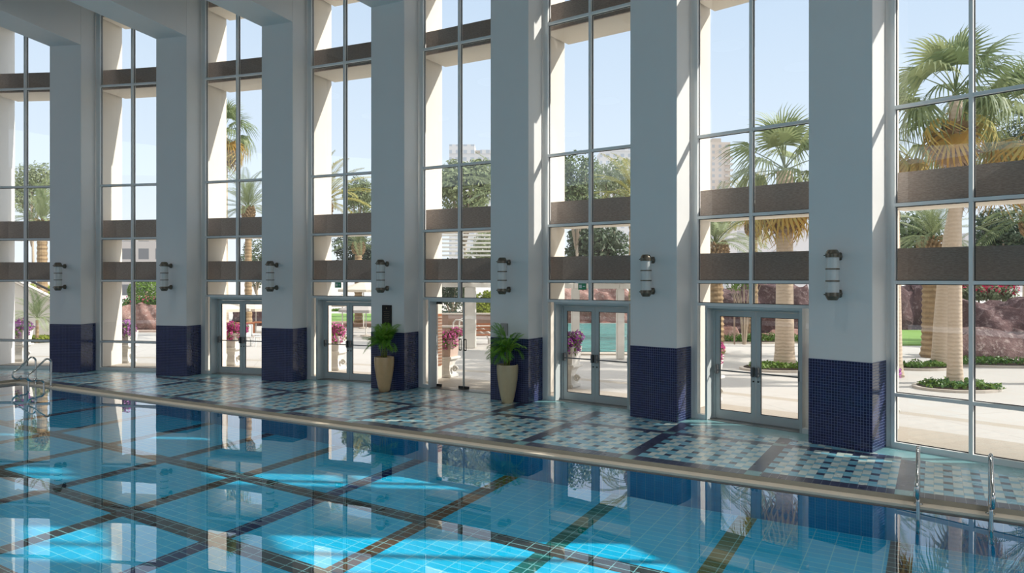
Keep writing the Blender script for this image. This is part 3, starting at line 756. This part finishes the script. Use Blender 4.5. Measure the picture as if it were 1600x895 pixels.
def date_palm(base, ztop, r0, label, nf=26, sc=1.0, seed=1, mats=None, bulb=True, name='date_palm'):
    random.seed(seed)
    t = empty(name, base, 0, label, 'palm tree', 'palm trees in the garden')
    mb = MB(); n = 40; pts = []; rs = []
    for i in range(n+1):
        f = i/n; pts.append((0, 0, ztop*f)); rs.append(r0*(1.1-.2*f)*(1+.07*((i % 2)*2-1))*(1.12 if f < .06 else 1))
    mb.tube(pts, rs, 14); mb.build('trunk', M['barkd'], t)
    if bulb:
        b = MB(); 
        for i in range(90):
            a = i*2.399; f = i/90; r = r0*(.95+.75*math.sin(PI*(.15+.8*f))); z = ztop-.55*sc+.75*sc*f
            d = Vector((cos(a), sin(a), .9)).normalized(); p = Vector((cos(a)*r*.75, sin(a)*r*.75, z))
            b.tube([p, p+d*.22*sc], [.07*sc, .035*sc], 5)
        b.build('crown_bulb', M['barkd'], t)
    F_ = mats or FEA
    for i in range(nf):
        az = i*2.399; elv = math.radians(84-105*(i/nf)+random.uniform(-6, 6))
        inst('frond', random.choice(F_), t, fmat((0, 0, ztop+.15*sc), az, elv, sc*random.uniform(.85, 1.1), random.uniform(-.3, .3)))
    return t
def zat(y, Y): return H-(y-Y0)/F*Y

a = pix(1492, 605); fan_palm(a, zat(150, a.y), .185, .16, 'tall fan palm with a smooth pale trunk rising from a small bed, right-hand window', (.02, 0), 19, 5, 22, .98, 11)
a = pix(1470, 573); fan_palm(a, zat(232, a.y), .27, .2, 'thick leaning fan palm just behind the smooth pale palm, right-hand window', (1.2, .4), 12, 16, 12, .95, 12)
a = pix(1396, 588); fan_palm(a, zat(215, a.y), .24, .2, 'fan palm half hidden by the left edge of the right-hand window', (-.1, 0), 14, 16, 12, 1.0, 13)
a = pix(1640, 600); fan_palm(a, zat(190, a.y), .22, .19, 'fan palm whose crown and orange dry fronds fill the right edge', (-.5, 0), 18, 20, 12, 1.1, 14)
a = pix(1226, 574); fan_palm(a, zat(268, a.y), .31, .26, 'stout fan palm seen through the right leaf of the rightmost doors', (0, 0), 20, 14, 18, 1.12, 15)
a = pix(1456, 558); date_palm(a, zat(378, a.y), .33, 'rough-barked date palm with a pineapple shaped crown base, right-hand window', 26, .78, 16)
a = pix(1117, 552); date_palm(a, zat(388, a.y), .33, 'date palm beside the fin left of the rightmost doors', 26, .95, 17)
a = Vector(((350-800)/F*45, 45, 0)); fan_palm(a, zat(208, 45), .25, .2, 'slender tall fan palm half hidden by the fin over the leftmost doors', (0, 0), 22, 14, 8, 1.15, 18)
a = Vector(((388-800)/F*43.5, 43.5, 0)); date_palm(a, zat(330, 43.5), .2, 'green feathery palm with a pale trunk over the leftmost doors', 26, 1.0, 19)
a = Vector(((506-800)/F*38, 38, 0)); date_palm(a, zat(322, 38), .24, 'palm with yellow dry fronds over the second pair of doors', 26, 1.1, 20, FEAY)
a = Vector(((992-800)/F*36, 36, 0)); date_palm(a, zat(318, 36), .3, 'yellow-green palm left of the second widest column', 24, 1.0, 21, FEAY)
a = Vector(((785-800)/F*40, 40, 0)); date_palm(a, zat(310, 40), .3, 'green palm half hidden by the column of the right potted palm', 24, 1.0, 22)
a = Vector(((66-800)/F*42, 42, 0)); date_palm(a, zat(350, 42), .28, 'palm with pale arching fronds in the far left window', 24, .95, 23)
a = Vector(((58-800)/F*34, 34, 0)); date_palm(a, zat(500, 34), .07, 'low palm with grey-green fronds in front of the stair wall', 20, .6, 24, None, False)

a = Vector(((1177-800)/F*36.5, 36.5, 0)); date_palm(a, zat(352, 36.5), .22, 'palm with drooping yellow-green fronds between date palm and stout palm, rightmost doors', 26, 1.0, 31, FEAY)
a = Vector(((1618-800)/F*24.5, 24.5, 0)); date_palm(a, zat(345, 24.5), .26, 'green feathery palm in front of the dark tree at the right edge', 26, .95, 32)
a = Vector(((1392-800)/F*32, 32, 0)); date_palm(a, zat(335, 32), .18, 'feathery palm left of the rough-barked date palm, right-hand window', 26, .9, 33)
a = Vector(((560-800)/F*46, 46, 0)); date_palm(a, zat(385, 46), .24, 'green palm in front of the dark tree over the second pair of doors', 26, .9, 34)
tree(50, 255, 345, 60, 42, M['treeb'], 'pale green tree at the far left window, above the arching palm', 4000)
tree(560, 272, 345, 62, 30, M['tree'], 'dark green tree with a pointed top over the second pair of doors')
tree(725, 250, 345, 52, 62, M['tree'], 'wide green tree over the frameless glass doors', 6000)
tree(900, 232, 350, 55, 50, M['tree'], 'grey-green tree beside the fin over the lagoon doors', 6000)
tree(958, 250, 330, 60, 40, M['treeb'], 'olive green tree left of the second widest column', 4000)
tree(925, 345, 440, 57, 60, M['treed'], 'dark shrubby tree behind the pergola over the lagoon doors', 4500)
tree(1572, 322, 402, 44, 60, M['treed'], 'dark spreading tree behind the rock wall at the right edge', 5500)
tree(1600, 168, 275, 52, 50, M['treed'], 'dark tree behind the orange palm at the right edge', 4500)
tree(1420, 330, 430, 50, 60, M['tree'], 'green tree behind the date palm in the right-hand window', 4000)
tree(400, 365, 450, 58, 34, M['treed'], 'dark tree behind the pale palm trunk over the leftmost doors', 3000)
tree(560, 365, 440, 50, 50, M['treed'], 'dark tree behind the umbrellas over the second pair of doors', 4000)
tree(705, 400, 500, 50, 34, M['treed'], 'dark shrubby tree behind the frameless glass doors', 3500)
tree(775, 345, 420, 48, 52, M['treeb'], 'pale tree behind the slatted pergola roof', 3500)
tree(60, 440, 480, 56, 40, M['lime'], 'yellow-green shrub tree above the sloping stair wall', 2500)
tree(750, 455, 520, 44, 28, M['lime'], 'lime green tree behind the pergola post', 3500)

# ------------------------------------------------------------------ rocks
def rock(x0, x1, yt, yb, Y, label, mat='rock', depth=2.0, seed=0, rough=.16):
    r2 = np.random.default_rng(seed)
    w = (x1-x0)*Y/F; zt = zat(yt, Y); zb = 0.0
    base = Vector((((x0+x1)/2-800)/F*Y, Y+depth/2, 0))
    bm = bmesh.new(); bmesh.ops.create_cube(bm, size=1); bmesh.ops.subdivide_edges(bm, edges=bm.edges[:], cuts=13, use_grid_fill=True)
    ph = r2.random((7, 3))*6.28; fr = r2.normal(size=(7, 3))*np.array([[1.2], [1.8], [2.6], [3.4], [5], [7], [9]])/1.3
    am = np.array([1, .8, .6, .5, .35, .25, .2])
    for v in bm.verts:
        p = np.array([v.co.x*w, v.co.y*depth, (v.co.z+.5)*zt])
        k = max(abs(v.co.x), abs(v.co.y))*2; 
        n = np.array([sum(am*np.sin(fr@p+ph[:, 0]+j*1.7)) for j in range(3)])
        n = np.sign(n)*np.abs(n)**.8
        q = p+n*rough*np.array([1, 1, .9]); 
        f = 1-.22*(v.co.z+.5)**2
        q[0] *= f if w < 6 else 1; q[1] *= f
        q[2] = max(q[2], 0) if v.co.z > -.49 else 0
        v.co = Vector(q)
    mb = MB(); bm.verts.index_update(); mb.add([v.co for v in bm.verts], [[v.index for v in f.verts] for f in bm.faces]); bm.free()
    o = mb.build('rock', M[mat], None, True, loc=base)
    return tag(o, label, 'rock', 'garden rocks')
rock(1385, 1515, 452, 524, 42.2, 'purple-brown rock face behind the date palm trunk', 'rock', 3, 1, .2)
rock(1508, 1720, 474, 548, 31, 'dark purple-brown rock wall at the right edge', 'rock', 3, 2, .2)
rock(1500, 1640, 521, 562, 27.3, 'low flat boulder in front of the dark rock wall', 'rockb', 1.6, 3, .14)
rock(1090, 1270, 452, 520, 40, 'long purple rock wall behind the rightmost doors', 'rock', 3, 4, .2)
rock(1120, 1160, 515, 535, 36, 'reddish boulder behind the staked young tree', 'rockr', 1.2, 5, .12)
rock(1178, 1262, 518, 536, 36, 'reddish boulder right of the staked young tree', 'rockr', 1.2, 6, .12)
rock(862, 1000, 452, 507, 49, 'pink-brown rock wall behind the turquoise lagoon', 'rockr', 4, 7, .3)
rock(186, 262, 485, 520, 42, 'red-brown rock mound in the window right of the far left column', 'rockr', 3, 8, .2)
rock(355, 412, 478, 508, 46, 'brown rock slope behind the white chairs', 'rock', 3, 9, .25)

# ------------------------------------------------------------------ lagoon, lawns, hedges, beds
def slab(name, pts, z0, z1, mat, label, cat, kind=None):
    q = [(p.x, p.y) for p in pts]
    area = sum(q[i][0]*q[(i+1) % len(q)][1]-q[(i+1) % len(q)][0]*q[i][1] for i in range(len(q)))
    if area < 0: q = q[::-1]
    return tag(MB().prism(q, z0, z1).build(name, mat), label, cat, kind=kind)
slab('lagoon', [pix(862, 552), pix(982, 552), pix(982, 505.5), pix(862, 505.5)], 0, .02, M['lagoon'], 'turquoise lagoon water beyond the white pergola posts', 'water', 'stuff')
slab('kerb', [pix(862, 555), pix(982, 555), pix(982, 552.3), pix(862, 552.3)], 0, .06, M['kerb'], 'grey kerb along the near shore of the lagoon', 'kerb')
slab('lawn', [pix(1385, 540), pix(1446, 540), pix(1446, 517), pix(1385, 517)], 0, .06, M['grass'], 'strip of green lawn left of the date palm trunk', 'grass', 'stuff')
slab('lawn', [pix(505, 506), pix(590, 506), pix(590, 491), pix(500, 491)], 0, .08, M['grass'], 'bright lawn with a brick edge behind the second pair of doors', 'grass', 'stuff')
slab('kerb', [pix(500, 511), pix(592, 511), pix(592, 506.5), pix(500, 506.5)], 0, .2, M['brick'], 'low brick kerb in front of the bright lawn', 'kerb')
def bed(cx_, cy_, rx, ry, label, n=1500, h=.16, seed=1, leaf='hedge', rim=True, rz=.0):
    c = pix(cx_, cy_); t = empty('planting_bed', c, rz, label, 'planting bed', 'planting beds on the terrace')
    e = [(cos(i*PI/14)*rx, sin(i*PI/14)*ry) for i in range(28)]
    if rim: MB().prism([(x*1.12, y*1.15) for x, y in e], 0, .07).build('kerb_ring', M['kerb'], t)
    MB().prism(e, .0, .085).build('soil', M['soil'], t)
    bl = [(random.uniform(-.75, .75)*rx, random.uniform(-.75, .75)*ry, .10, rx*.28, ry*.3, h) for i in range(16)]
    leaf_cloud('ground_cover', bl, n, .06, M[leaf], t, .08, .3)
bed(1494, 607, 1.0, .75, 'kerbed bed of low green plants around the smooth pale palm', 1500)
bed(1432, 575, 1.0, .7, 'bed of low plants left of the thick leaning palm', 1300)
bed(1215, 577, 1.1, .8, 'kerbed bed of low plants around the stout palm behind the rightmost doors', 1800)
bed(1580, 570, 2.2, .8, 'bed of low plants in front of the flat boulder', 2200, .2)
bed(1175, 534, 2.6, .9, 'green planting bed under the staked young tree', 3000, .34, leaf='hedge')
def hedge(x0, x1, yt, yb, Y, mat, label, n=2500, depth=1.2, cat='hedge', flowers=None, fd=3):
    w = (x1-x0)*Y/F; z1, z0 = zat(yt, Y), max(0, zat(yb, Y)); base = Vector((((x0+x1)/2-800)/F*Y, Y+depth/2, 0))
    t = empty('hedge', base, 0, label, cat, 'hedges and shrubs in the garden')
    bl = [(-w/2+w*(i+.5)/9, random.uniform(-.2, .2)*depth, (z0+z1)/2+random.uniform(-.05, .05)*(z1-z0), w/12+.15, depth*.5, (z1-z0)*.5) for i in range(9)]
    leaf_cloud('foliage', bl, n, .09, M[mat], t, 0.0, .4)
    st = MB()
    for i in range(7): x = -w/2+w*(i+.5)/7; st.tube([(x, 0, 0), (x+.05, 0, z0+.15), (x, .05, (z0+z1)/2)], [.05, .04, .02], 6)
    st.build('stem', M['wood'], t)
    if flowers: leaf_cloud('flowers', [(b[0], b[1], b[2]+(z1-z0)*.2, b[3], b[4], b[5]*.8) for b in bl], n//fd, .08, M[flowers], t, 0.0, .75)
hedge(190, 262, 464, 486, 48, 'hedge', 'yellow-green hedge with pink tips above the red rock mound', 3500, flowers='red', fd=25)
hedge(1500, 1588, 440, 472, 34, 'treeb', 'red bougainvillea bush above the dark rock wall', 3000, 1.5, 'shrub', 'red')
hedge(515, 582, 483, 493, 66, 'hedge', 'low hedge behind the bright lawn', 2000, 2.0)
hedge(690, 722, 487, 498, 42, 'treed', 'dark planter shrub on the brick terrace wall', 900, .8)
hedge(38, 74, 525, 556, 34, 'lime', 'leafy green plant at the foot of the stair wall', 1500, 1.0)
hedge(1385, 1412, 440, 450, 60, 'treeb', 'grey-green shrub line above the purple rock face', 1200)
p = pixd(229, 455, 52); t = empty('round_shrub', (p.x, p.y, 0), 0, 'clipped round green shrub above the hedge, second window', 'shrub', 'hedges and shrubs in the garden')
leaf_cloud('foliage', [(0, 0, p.z, 1.25, 1.2, .95)], 3500, .08, M['hedge'], t, None, .8); MB().tube([(0, 0, 0), (0, 0, p.z)], .1, 8).build('trunk', M['wood'], t)

# bare staked young tree
q = pix(1163, 538); t = empty('young_tree', q, 0, 'young bare-stemmed tree tied to two wooden stakes behind the rightmost doors', 'tree')
for dx in (-.45, .45): MB().tube([(dx, 0, 0), (dx, 0, 2.3)], .04, 8).build('stake', M['slat'], t)
mb = MB()
for i in range(7):
    a = i*.9; x = .25*cos(a); y = .2*sin(a)
    mb.tube([(x*.2, y*.2, 0), (x*.7, y*.7, 1.0+.1*i), (x*1.2, y, 2.0), (x*2.4, y*2, 2.9)], [.035, .03, .022, .01], 6)
    mb.tube([(x*.8, y*.7, 1.3), (x*2.2, y*1.4, 2.2), (x*3, y*2, 2.7)], [.02, .014, .008], 5)
mb.build('trunk', M['wood'], t)
leaf_cloud('canopy', [(-.3, 0, 2.9, .8, .6, .5), (.4, .1, 3.1, .7, .6, .5)], 700, .07, M['hedge'], t, None, .2)

# ------------------------------------------------------------------ stone planters with bougainvillea
def planter(x, r, k, label, fm, boxm='white', sc=1.0, seed=0):
    random.seed(seed)
    t = empty('stone_planter', P(r, k), -th(k), label, 'planter', 'stone planters beside the fins')
    MB().bevbox(-.24, .24, -.24, .24, 0, .10, .02).build('plinth', M['white'], t)
    pd = MB(); n = 4
    prof = [(.19, .10), (.15, .22), (.14, .36), (.18, .50), (.24, .56)]
    for (a, za), (b, zb) in zip(prof, prof[1:]):
        pd.add([(sx*a, sy*a, za) for sx, sy in ((-1,-1),(1,-1),(1,1),(-1,1))]+[(sx*b, sy*b, zb) for sx, sy in ((-1,-1),(1,-1),(1,1),(-1,1))],
               [(0,1,5,4),(1,2,6,5),(2,3,7,6),(3,0,4,7)])
    pd.build('pedestal', M['white'], t)
    sc_ = MB(); pts = []
    for i in range(22):
        a = i*.5; rr_ = .10*(1-i/26); pts.append((.20+.06+rr_*cos(a), -.02, .26+rr_*sin(a)))
    sc_.tube(pts, .026, 8).build('scroll', M['white'], t, True)
    MB().bevbox(-.29, .29, -.29, .29, .56, .63, .015).build('ledge', M['white'], t)
    bx = MB(); bx.add([(sx*a, sy*a, z) for z, a in ((.63, .21), (1.12, .27)) for sx, sy in ((-1,-1),(1,-1),(1,1),(-1,1))], [(0,1,5,4),(1,2,6,5),(2,3,7,6),(3,0,4,7),(4,5,6,7)])
    bx.build('planter_box', M[boxm], t)
    bl = [(random.uniform(-.22, .22), random.uniform(-.22, .22), 1.28+random.uniform(-.1, .12), .22, .22, .18) for i in range(7)]+[(.25, -.1, 1.08, .18, .16, .2), (.05, -.28, 1.05, .18, .14, .2)]
    leaf_cloud('foliage', bl, 420, .05, M['hedge'], t, None, .2); f = leaf_cloud('flowers', bl, 900, .045, M[fm], t, None, .6); f['label'] = 'pink-purple blossoms'
for i, (x, r, fm, boxm, lab) in enumerate([(33, 38.35, 'purple', 'white', 'far left, in front of the stair wall'), (198, 38.25, 'purple', 'white', 'in the window right of the far left column'), (365, 38.25, 'pink', 'white', 'behind the leftmost doors'),
        (526, 38.3, 'pink', 'white', 'behind the second pair of doors'), (700, 38.28, 'pink', 'pinkbox', 'behind the frameless glass doors'), (889, 38.3, 'purple', 'white', 'in front of the lagoon'),
        (1108, 38.3, 'pink', 'white', 'beside the fin at the rightmost doors'), (1377, 38.3, 'purple', 'white', 'at the left edge of the right-hand window')]):
    planter(x, r, cylk(x, r), 'stone pedestal planter of bougainvillea, '+lab, fm, boxm, 1, i)

# wooden slatted board on fin 4
t = empty('slatted_board', P(37.44, 4), -th(4), 'slatted weathered wooden board on the fin left of the frameless doors', 'sign board')
MB().box(.2005, .225, -.30, .30, .42, 1.95).build('backing', M['teak'], t)
for i in range(16): MB().box(.2255, .245, -.285, .285, .47+.09*i, .53+.09*i).build('slat', M['slat'], t)

# ------------------------------------------------------------------ pergola
t = empty('pergola', (0, 30.5, 0), 0, 'white pergola with posts, beam and rafters beyond the doors', 'pergola')
def lp(x, y, Y): q = pixd(x, y, Y); return (q.x, Y-30.5, q.z)
posts = [(735, 31.5, .24), (899, 27.9, .15), (969, 27.2, .14)]
for x, Y, r in posts:
    X = (x-800)/F*Y; MB().bevbox(X-r, X+r, Y-30.5-r, Y-30.5+r, 0, 2.62, .03).build('post', M['white'], t)
mb = MB()
xs = [((x-800)/F*Y, Y) for x, Y, r in posts]
xs = [(xs[0][0]-1.2, xs[0][1]+.6)]+xs+[(xs[2][0]+2.2, xs[2][1]-.7)]
for (xa, ya), (xb, yb) in zip(xs, xs[1:]):
    d = Vector((xb-xa, yb-ya, 0)); nrm = Vector((-d.y, d.x, 0)).normalized()*.12
    a_, b_ = Vector((xa, ya-30.5, 0)), Vector((xb, yb-30.5, 0))
    v8 = [p+s*nrm+Vector((0, 0, z)) for z in (2.62, 2.82) for p, s in ((a_, -1), (b_, -1), (b_, 1), (a_, 1))]
    mb.add(v8, [(0,3,2,1),(4,5,6,7),(0,1,5,4),(1,2,6,5),(2,3,7,6),(3,0,4,7)])
mb.build('beam', M['white'], t)
tot = 26
for i in range(tot):
    f = i/(tot-1)*(len(xs)-1); j = min(int(f), len(xs)-2); f -= j
    x = xs[j][0]+(xs[j+1][0]-xs[j][0])*f; y = xs[j][1]+(xs[j+1][1]-xs[j][1])*f-30.5
    MB().box(x-.07, x+.07, y-.8, y+2.6, 2.82, 3.05).build('rafter', M['white'], t)
# slatted sloping roof behind (louvres seen above the low band)
q0 = pixd(745, 400, 44); t = empty('slatted_roof', (q0.x, 44, 0), 0, 'white slatted sloping canopy roof beyond the frameless doors', 'canopy')
for i in range(9):
    z = 4.35+.26*i; w = 3.0-.27*i
    MB().box(-2.6, 3.4-.5*i, -.1+.25*i, .55+.25*i, z, z+.09).build('slat', M['white'], t)
for x in (-2.3, 2.3): MB().box(x-.12, x+.12, 0, .24, 0, 4.35).build('post', M['white'], t)

# ------------------------------------------------------------------ terrace furniture, walls, umbrellas
def umbrella(x, yc, Y, rad, mat, label):
    z = zat(yc, Y); p = Vector(((x-800)/F*Y, Y, 0)); t = empty('umbrella', p, .3, label, 'umbrella', 'sun umbrellas on the terrace')
    MB().tube([(0, 0, .05), (0, 0, z+.55)], .03, 8).build('pole', M['white'], t)
    MB().lathe([(.3, 0), (.3, .05), (.06, .08)], 16).build('base', M['kerb'], t)
    n = 8; v = [(0, 0, z+.5)]+[(rad*cos(i*2*PI/n), rad*sin(i*2*PI/n), z) for i in range(n)]+[(rad*1.0*cos(i*2*PI/n), rad*sin(i*2*PI/n), z-.14) for i in range(n)]
    f = [(0, i+1, (i+1) % n+1) for i in range(n)]+[(i+1, n+i+1, n+(i+1) % n+1, (i+1) % n+1) for i in range(n)]
    MB().add(v, f).build('canopy', M[mat], t)
umbrella(568, 452, 44, 1.5, 'canvas', 'beige sun umbrella over the lawn behind the second pair of doors')
umbrella(572, 483, 38, 1.4, 'canvasg', 'low grey sun umbrella behind the second pair of doors')
umbrella(400, 481, 40, 1.5, 'canvas', 'beige sun umbrella over the white chairs behind the leftmost doors')
umbrella(352, 482, 38.5, 1.4, 'canvas', 'beige sun umbrella behind the fin at the leftmost doors')
umbrella(535, 474, 42.5, 1.6, 'canvas', 'distant beige umbrella beside the fin over the second pair of doors')
def chair(loc, rz, label):
    t = empty('chair', loc, rz, label, 'chair', 'white terrace chairs')
    MB().bevbox(-.24, .24, -.24, .24, .42, .46, .015).build('seat', M['plastic'], t)
    MB().bevbox(-.24, .24, .22, .26, .46, .92, .015).build('backrest', M['plastic'], t)
    for x, y in ((-.21, -.21), (.21, -.21), (-.21, .21), (.21, .21)): MB().tube([(x, y, 0), (x*.95, y*.95, .42)], .018, 6).build('leg', M['plastic'], t)
chair(pix(384, 541), .4, 'white chair nearest the door mullion behind the leftmost doors')
chair(pix(396, 537), 2.6, 'white chair in the middle of the group behind the leftmost doors')
chair(pix(407, 541), -1.2, 'white chair half hidden by the third column')
def table(loc, label):
    t = empty('table', loc, .3, label, 'table', 'wooden terrace tables')
    MB().bevbox(-.45, .45, -.45, .45, .70, .75, .012).build('tabletop', M['teak'], t)
    for x, y in ((-.4, -.4), (.4, -.4), (-.4, .4), (.4, .4)): MB().box(x-.03, x+.03, y-.03, y+.03, 0, .70).build('leg', M['teak'], t)
table(pix(383, 527), 'brown wooden table behind the white chairs, left one')
table(pix(410, 525), 'brown wooden table behind the white chairs, right one')
t = empty('bench', pix(758, 538), .2, 'red-brown wooden bench beside the column of the right potted palm', 'bench')
for y in (-.2, -.07, .06): MB().box(-.75, .75, y, y+.11, .42, .46).build('seat_slat', M['teak'], t)
for z in (.58, .72, .86): MB().box(-.75, .75, .22, .25, z, z+.09).build('back_slat', M['teak'], t)
for x in (-.66, .66):
    MB().box(x-.04, x+.04, -.2, -.12, 0, .42).build('leg', M['teak'], t); MB().box(x-.04, x+.04, .16, .24, 0, .96).build('leg', M['teak'], t)
    MB().box(x-.04, x+.04, -.22, .16, .60, .65).build('armrest', M['teak'], t)
def wall_thing(x0, x1, yt, Y, depth, mat, label, cap=True):
    X0, X1, z = (x0-800)/F*Y, (x1-800)/F*Y, zat(yt, Y)
    t = empty('garden_wall', ((X0+X1)/2, Y+depth/2, 0), 0, label, 'wall', 'low garden walls')
    w = (X1-X0)/2
    MB().box(-w, w, -depth/2, depth/2, 0, z).build('masonry', M[mat], t)
    if cap: MB().bevbox(-w-.03, w+.03, -depth/2-.05, depth/2+.05, z, z+.09, .02).build('capping', M['kerb'], t)
wall_thing(683, 790, 512, 38, .5, 'brick', 'low brown brick wall behind the handrail beyond the frameless doors')
wall_thing(683, 790, 492, 40.6, .5, 'brick', 'upper brown brick wall with a dark shrub beyond the frameless doors')
# railing loops
t = empty('handrail', pix(722, 536), -.25, 'white tubular stair handrail beyond the frameless doors', 'handrail')
for dy in (0, .9):
    MB().tube([(-.45, dy, 0), (-.45, dy, .7), (-.42, dy, .95), (-.3, dy, 1.08), (-.12, dy, 1.08), (.1, dy, .98), (1.2, dy, .36), (1.28, dy, .2), (1.28, dy, 0)], .035, 8).build('rail', M['white'], t, True)
    MB().tube([(-.45, dy, .55), (.75, dy, .55)], .025, 8).build('crossbar', M['white'], t, True)
# sloping stair wall at the far left
q = pix(62, 528); t = empty('stair_wall', q, 0, 'sloping cream stair wall with a dark handrail in the far left window', 'wall')
MB().add([(-3.6, 0, 0), (2.4, 0, 0), (2.4, 0, 1.15), (-3.6, 0, 4.1), (-3.6, .35, 0), (2.4, .35, 0), (2.4, .35, 1.15), (-3.6, .35, 4.1)], [(0,1,2,3),(7,6,5,4),(0,4,5,1),(1,5,6,2),(2,6,7,3),(3,7,4,0)]).build('stringer', M['concrete'], t)
for h in (.0, .45): MB().tube([(2.4, -.08, 1.05+h), (-3.6, -.08, 4.0+h)], .06, 8).build('rail', M['black'] if h else M['kerb'], t)
# low white wall strip behind the chairs and far terraces
wall_thing(195, 262, 516, 40.6, .4, 'pinkbox', 'low pale kerb wall under the red rock mound', False)

# ------------------------------------------------------------------ distant buildings
def building(x0, x1, yt, Y, depth, mat, label, floors=None, balcony=False, steps=()):
    X0, X1, z = (x0-800)/F*Y, (x1-800)/F*Y, zat(yt, Y); w = (X1-X0)/2
    t = empty('building', ((X0+X1)/2, Y+depth/2, 0), 0, label, 'building', 'distant buildings')
    MB().box(-w, w, -depth/2, depth/2, 0, z).build('tower_block', M[mat], t)
    MB().box(-w*.55, w*.3, -depth/4, depth/4, z, z+.035*z).build('roof_block', M['kerb'], t)
    for fa, fb, fz in steps: MB().box(-w+2*w*fa, -w+2*w*fb, -depth/2-.2, depth/2, z, z*(1+fz)).build('upper_block', M[mat], t)
    if balcony:
        n = int(z/3.4)
        for i in range(2, n): MB().box(w*.45, w*1.18, -depth/2-1.6, -depth/2-.01, i*3.4, i*3.4+1.1).build('balcony', M['kerb'], t)
    return t
building(1108, 1141, 222, 420, 14, 'far2', 'beige residential tower with balconies above the rightmost doors', balcony=True)
building(702, 790, 240, 330, 14, 'far1', 'white stepped apartment block over the frameless doors', steps=((0, .45, .07), (.55, .75, .03)))
building(938, 1000, 236, 340, 14, 'far1', 'white block behind the olive tree over the lagoon doors', steps=((.3, .9, .03),))
building(188, 262, 376, 130, 10, 'far3', 'grey block with a dark window grid in the second window')
building(1140, 1275, 352, 110, 10, 'far4', 'pale low building behind the stout palm')
building(1530, 1640, 362, 160, 10, 'far4', 'pale building behind the dark tree at the right edge')

# ------------------------------------------------------------------ hall: back wall, and unseen fill lamps added to brighten the pool
mb = MB(); mb.box(-46, 16, -16.3, -16, 0, 10.4)
tag(mb.build('wall_back', M['backwall'], None, rot=(0, 0, RZ)), 'back wall of the pool hall behind the camera', 'wall', kind='structure')
n = 0
for u in (-20, -14.5, -9, -3.5, 2):  # invented lamp grid, out of view, there to lift the pool's brightness
    for v in (-4, .5, 5, 9):
        p = uv(u, v, 10.36)
        if (p-Vector((XC, YC, 10.36))).length > 33.4: continue
        t = empty('added_fill_lamp', p, 0, 'added round fill lamp under the ceiling, brightening the pool', 'lamp', 'added fill lamps over the pool')
        MB().lathe([(.52, 0), (.56, .01), (.56, .055), (.5, .055)], 24).build('fill_housing', M['alu'], t, True)
        l = bpy.data.lights.new('fill_light', 'AREA'); l.shape = 'DISK'; l.size = .9; l.energy = FILL_POWER; l.color = (1.0, .96, .90); l.spread = math.radians(85)
        l.cycles.is_caustics_light = True
        lo = bpy.data.objects.new('fill_light', l); COL.objects.link(lo); lo.parent = t; lo.location = (0, 0, -.02)
